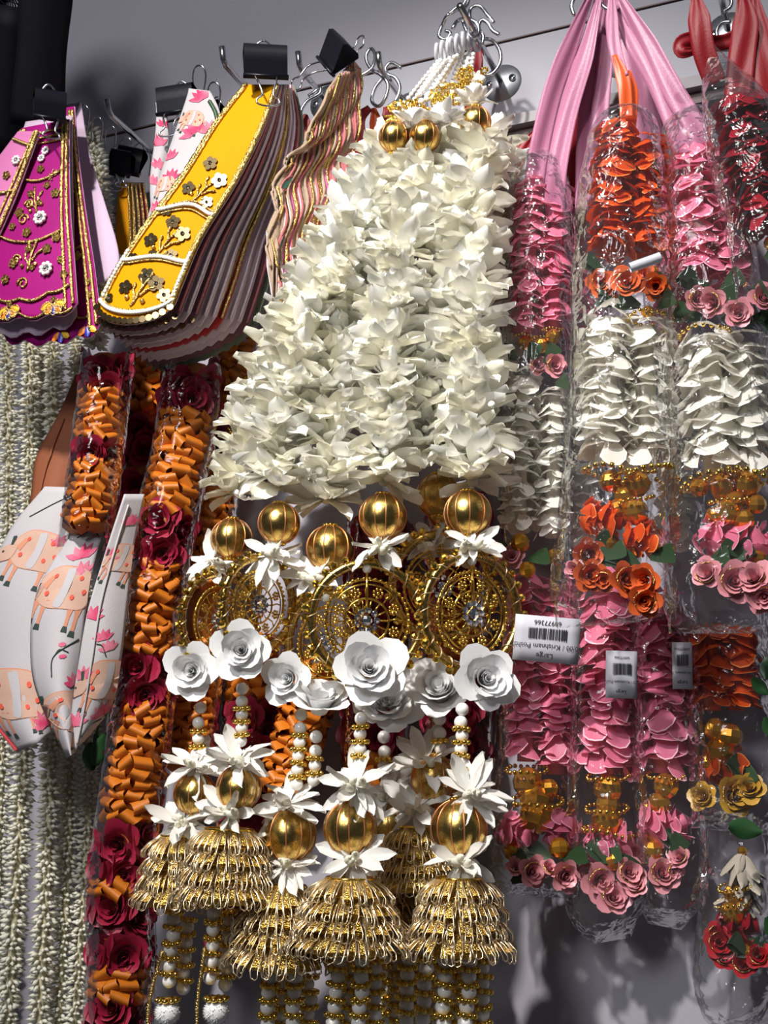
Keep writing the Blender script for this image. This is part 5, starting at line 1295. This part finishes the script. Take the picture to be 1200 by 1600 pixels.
bag(t, [(980, 168, h), (978, 200, h), (972, 300, h), (970, 450, h), (966, 640, h), (960, 800, h), (955, 900, h), (962, 975, h)], [12, 50, 68, 72, 74, 78, 86, 82], 50, 2.0)
b = MB(); mr = face_mat(P(1008, 410, h+.04), 12, 0, -14)
b.grid(lambda u, v: mr @ Vector(((v-0.5)*46*mpp(h), 0.0042*math.sin(u*9)*(1-.1*u), 0.0042*math.cos(u*9)*(1-.1*u))), 26, 5)
put('rolled_label', b.mesh('rolled_label', M_paper), t)
# R3 pink / ivory, right
h = .15
t = thing('ribbon_garland', 'bagged ribbon garland of pink over ivory frills with dark green bows, at the right', 'garland', P(1125, 985, h), G)
frill_col(t, 1082, 242, 1092, 440, 36, 'pink', h); frill_col(t, 1130, 248, 1150, 462, 34, 'pink', h-.012)
for (x, y, a) in [(1092, 455, -40), (1125, 455, 60), (1165, 470, 70), (1095, 495, -75), (1130, 500, 75), (1165, 510, 80), (1080, 480, 20), (1150, 490, -20), (1190, 500, 30)]: bow(t, x, y, a, 46, h+.008)
for (x, y, r) in [(1086, 470, 20), (1118, 472, 22), (1155, 492, 22), (1190, 470, 22)]: small_rose(t, x, y, r, 'pink', h+.012)
put('bead_edging', ME_chain, t, axis_mat(P(1100, 522, h), (0, 0, 1), 0, 36*mpp(h)))
frill_col(t, 1108, 530, 1118, 740, 44, 'ivory', h, 15); frill_col(t, 1164, 540, 1172, 738, 40, 'ivory', h-.012, 15)
put('bead_edging', ME_chain, t, axis_mat(P(1112, 752, h), (-.2, 0, 1), 0, 44*mpp(h))); put('bead_edging', ME_chain, t, axis_mat(P(1165, 745, h), (.2, 0, 1), 0, 40*mpp(h)))
for (x, y, r) in [(1092, 762, 14), (1130, 760, 20), (1168, 756, 20), (1148, 784, 16), (1138, 800, 20), (1162, 812, 16), (1116, 806, 13), (1182, 788, 14), (1126, 872, 12), (1186, 870, 12)]: amber(t, x, y, r, h+.004, r > 18)
frill_col(t, 1104, 838, 1160, 850, 30, 'pink', h); frill_col(t, 1170, 855, 1215, 845, 30, 'pink', h)
for (x, y, a) in [(1140, 876, 60), (1165, 872, -60), (1105, 878, 80), (1190, 885, 70)]: bow(t, x, y, a, 42, h+.008)
for (x, y, r) in [(1110, 900, 24), (1142, 912, 28), (1182, 908, 26), (1196, 930, 24), (1160, 900, 16)]: small_rose(t, x, y, r, 'pink', h+.012)
ribbon_strip(t, [(958, -10, .15), (985, 50, .155), (1030, 130, .155), (1062, 210, .152), (1076, 280, .14)], 36, M_ribpink, twist=(.3, -.1)); ribbon_strip(t, [(965, -10, .16), (1005, 60, .158), (1050, 140, .156), (1090, 205, .152), (1120, 290, .138)], 34, M_ribpink, twist=(-.4, .5))
bag(t, [(1072, 175, h), (1080, 205, h), (1098, 320, h), (1112, 460, h), (1124, 640, h), (1130, 800, h), (1132, 920, h), (1134, 990, h)], [12, 46, 62, 72, 76, 80, 82, 76], 50, 3.0)
# R4 crimson, far right top
h = .17
t = thing('ribbon_garland', 'bagged crimson ribbon garland slanting in at the upper right corner', 'garland', P(1215, 480, h), G)
frill_col(t, 1150, 165, 1196, 360, 36, 'red', h); frill_col(t, 1190, 160, 1240, 350, 36, 'red', h-.01)
for (x, y) in [(1206, 380), (1218, 400)]: amber(t, x, y, 12, h)
bow(t, 1196, 402, 60, 40, h)
ribbon_strip(t, [(1086, -10, .19), (1092, 30, .19), (1100, 80, .185), (1118, 130, .175)], 34, M_ribred)
ribbon_strip(t, [(1094, 78, .18), (1066, 82, .185), (1064, 68, .185), (1085, 62, .18), (1120, 68, .165), (1150, 58, .16), (1162, 40, .16)], 24, M_ribred, twist=(.1, .1), n=40)
ribbon_strip(t, [(1160, -10, .17), (1165, 30, .17), (1160, 80, .17), (1152, 150, .172)], 40, M_ribred, twist=(.3, -.2)); ribbon_strip(t, [(1175, -10, .16), (1180, 50, .16), (1195, 110, .165), (1210, 180, .168)], 46, M_ribred, twist=(-.3, .3))
bag(t, [(1100, 55, h), (1112, 90, h), (1160, 200, h), (1196, 330, h), (1222, 480, h)], [7, 16, 58, 60, 62], 46, 4.0)
# R5, R6 lower pink pair
h = .065
t = thing('ribbon_garland', 'bagged pink ribbon garland low in the middle with a small barcode tag', 'garland', P(950, 1450, h), G)
frill_col(t, 945, 900, 945, 1210, 37, 'pink', h); frill_col(t, 976, 920, 980, 1216, 22, 'pink', h-.012)
for (x, y, r) in [(950, 1232, 21), (950, 1258, 17), (948, 1282, 21)]: amber(t, x, y, r, h+.008, r > 20)
put('bead_edging', ME_chain, t, axis_mat(P(950, 1300, h), (.15, 0, 1), 0, 34*mpp(h)))
frill_col(t, 925, 1322, 990, 1310, 28, 'pink', h)
for (x, y, a) in [(950, 1350, -40), (965, 1375, 30), (935, 1345, 70)]: bow(t, x, y, a, 42, h+.012)
for (x, y, r) in [(935, 1375, 26), (980, 1365, 22), (955, 1405, 24), (920, 1365, 16), (990, 1385, 18)]: small_rose(t, x, y, r, 'pink', h+.008)
amber(t, 962, 1345, 14, h+.01)
ribbon_strip(t, [(944, -10, .12), (930, 80, .11), (915, 200, .10), (912, 330, .09)], 28, M_ribpink, twist=(.4, .2)); ribbon_strip(t, [(948, -10, .12), (945, 80, .11), (936, 200, .10), (930, 320, .09)], 28, M_ribpink, twist=(-.4, .2))
bag(t, [(948, 860, h), (948, 1000, h), (950, 1200, h), (952, 1340, h), (946, 1420, h), (956, 1470, h)], [48, 52, 54, 56, 52, 26], 40, 5.0, top=False)
price_tag(t, 971, 1054, 44, 66, h+.03, 3, 10, full=False)
h = .055
t = thing('ribbon_garland', 'bagged pink ribbon garland low at the right of the pink pair, tag at its edge', 'garland', P(1045, 1440, h), G)
frill_col(t, 1028, 930, 1036, 1208, 33, 'pink', h); frill_col(t, 1052, 950, 1062, 1200, 22, 'pink', h-.012)
for (x, y, r) in [(1040, 1228, 18), (1030, 1256, 16), (1018, 1262, 11)]: amber(t, x, y, r, h+.006, r > 17)
frill_col(t, 1010, 1286, 1048, 1292, 30, 'pink', h); frill_col(t, 1055, 1290, 1072, 1280, 24, 'pink', h)
for (x, y, r) in [(1020, 1330, 16), (1014, 1312, 10)]: amber(t, x, y, r, h+.006)
for (x, y, a) in [(1045, 1335, 40), (1060, 1330, -30)]: bow(t, x, y, a, 36, h+.01)
for (x, y, r) in [(1030, 1368, 24), (1066, 1342, 18), (1050, 1360, 14)]: small_rose(t, x, y, r, 'pink', h+.006)
ribbon_strip(t, [(962, -10, .11), (985, 90, .10), (1010, 200, .09), (1025, 330, .08)], 40, M_ribpink, twist=(.4, .2))
bag(t, [(1036, 900, h), (1040, 1050, h), (1046, 1200, h), (1050, 1340, h), (1044, 1400, h), (1038, 1448, h)], [46, 48, 50, 48, 44, 22], 40, 6.0, top=False)
price_tag(t, 1066, 1040, 27, 64, h+.026, 2, 6, full=False)
for lab, x, x2, hh in [('dim pink ribbon garland deep between the left pink and orange bags', 905, 908, .045), ('dim pink ribbon garland deep between the orange and right pink bags', 1052, 1056, .045)]:
    t = thing('ribbon_garland', lab, 'garland', P(x2, 900, hh), G)
    frill_col(t, x, 310, x2-4, 560, 30, 'pink', hh); frill_col(t, x2, 600, x2, 860, 28, 'ivory', hh)
    amber(t, x, 575, 14, hh, True); small_rose(t, x+6, 590, 18, 'pink', hh+.006); bow(t, x-8, 590, 50, 34, hh+.008)
    ribbon_strip(t, [(946, -10, .10), ((946+x)/2, 120, .08), (x, 330, .05)], 30, M_ribpink, twist=(.2, .3))
    bag(t, [(x, 280, hh), (x, 340, hh), (x2, 600, hh), (x2, 880, hh)], [14, 42, 44, 40], 36, x*.1)
# R7 dark orange, shaded
h = .05
t = thing('ribbon_garland', 'dim orange ribbon garland with mustard roses in the shade at the right edge', 'garland', P(1140, 1300, h), G)
frill_col(t, 1110, 990, 1112, 1110, 34, 'orange', h); frill_col(t, 1150, 990, 1150, 1110, 32, 'orange', h-.01)
for (x, y, r) in [(1118, 1140, 16), (1140, 1150, 18), (1125, 1175, 20), (1110, 1190, 14)]: amber(t, x, y, r, h+.004)
frill_col(t, 1110, 1198, 1165, 1190, 26, 'orange', h)
for (x, y, a) in [(1150, 1225, 60), (1165, 1215, -40)]: bow(t, x, y, a, 36, h+.01)
for (x, y, r, kk) in [(1140, 1245, 28, 'mustard'), (1170, 1236, 22, 'mustard'), (1104, 1248, 20, 'mustard')]: small_rose(t, x, y, r, kk, h+.008)
bag(t, [(1136, 960, h), (1140, 1100, h), (1146, 1220, h), (1144, 1300, h)], [54, 56, 58, 54], 40, 7.0, top=False)
# R8 lowest right
h = .06
t = thing('ribbon_garland', 'bagged garland with a white tuft over dark red frills in the lower right corner', 'garland', P(1150, 1560, h), G)
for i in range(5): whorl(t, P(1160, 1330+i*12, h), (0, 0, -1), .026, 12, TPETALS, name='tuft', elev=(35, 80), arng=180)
for (x, y, r) in [(1150, 1400, 17), (1145, 1425, 17), (1160, 1412, 12), (1168, 1486, 11)]: amber(t, x, y, r, h+.006, r > 16)
frill_col(t, 1130, 1452, 1185, 1446, 28, 'red', h)
for (x, y, r) in [(1124, 1474, 20), (1130, 1500, 18), (1160, 1512, 20), (1186, 1496, 18), (1118, 1460, 14)]: small_rose(t, x, y, r, 'dark', h+.006)
for (x, y, a) in [(1150, 1492, 70), (1165, 1490, -50), (1172, 1500, 40)]: bow(t, x, y, a, 36, h+.012)
bag(t, [(1150, 1300, h), (1148, 1400, h), (1146, 1500, h), (1150, 1560, h), (1176, 1610, h)], [46, 46, 50, 48, 34], 34, 8.0, top=False, wr=0.05)

# ------------------------------------------------------------------ red ribbons behind
for lab, pts, w, m in [
    ('red ribbon hanging from the hook loop left of the white garland, wider left one', [(578, 168, .08), (560, 190, .08), (552, 250, .08), (540, 300, .08)], 30, M_ribred),
    ('red ribbon hanging straight from the hook loop left of the white garland', [(584, 168, .075), (588, 200, .075), (592, 250, .07)], 22, M_riborange),
    ('dark red ribbon at the right of the hook loop by the white garland', [(604, 166, .066), (608, 200, .066), (600, 250, .066)], 30, M_ribred),
    ('red ribbon falling behind the pearl strings to the ledge', [(742, 60, .07), (742, 110, .065), (738, 170, .06)], 26, M_ribred),
    ('red ribbon slanting between the white garland and the pink bag', [(838, 205, .05), (815, 235, .05), (790, 300, .05), (780, 360, .05)], 24, M_ribred),
    ('dark crimson ribbon behind the pale pink ribbons', [(930, 60, .08), (905, 190, .075), (895, 320, .07)], 40, M_ribred),
    ('small red cloth bit behind the thin hook', [(478, 178, .04), (476, 192, .04), (470, 215, .04)], 18, M_ribred)]:
    o = thing('ribbon', lab, 'ribbon', V3(pts[-1]), 'loose red ribbons')
    ribbon_strip(o, pts, w, m, 'ribbon_band')

# ------------------------------------------------------------------ gold bead bits and green leaves at the edges
t = thing('gold_garland', 'dark gold bead tangle in the bag left of the white flowers', 'garland', P(365, 700, .08))
for i in range(60):
    y = random.uniform(560, 740); put('gold_spacer', ME_spacer, t, face_mat(P(392-(y-560)*0.2+random.uniform(-16, 16), y, .085+random.uniform(-.01, .01)), random.uniform(0, 180), random.uniform(0, 180), 0, 0.0034))
b = MB(); wire(b, [P(392, 560, .08), P(375, 650, .08), P(356, 740, .08)], 0.0012, 5); put('cord', b.mesh('cord', M_trim), t)
t = thing('gold_garland', 'gold bead string with a round ball left of the top of the white garland', 'garland', P(560, 290, .09))
for i in range(30):
    put('gold_spacer', ME_spacer, t, face_mat(P(572+random.uniform(-9, 9), 225+i*2+random.uniform(-4, 4), .095), random.uniform(0, 180), random.uniform(0, 180), 0, 0.0034))
ball(t, P(538, 282, .10), 20*mpp(.1))
for i, (x, y, sp, L) in enumerate([(1196, 1062, 20, 34), (1200, 1085, -40, 30), (1196, 1120, 160, 30), (1190, 1300, -80, 44), (1198, 1432, 150, 36)]):
    o = put('leaf', ME_leaf, None, face_mat(P(x, y, .10), 20, 0, sp, L*mpp(.1)))
    o.name = 'garland_leaf'
    tag(o, ['topmost green leaf at the right edge beside the dim orange garland', 'second green leaf at the right edge', 'lowest of the three close leaves at the right edge', 'large green leaf at the right edge below the mustard roses', 'dark leaf at the right edge near the lower red frills'][i], 'leaf', 'green leaves at the right edge')
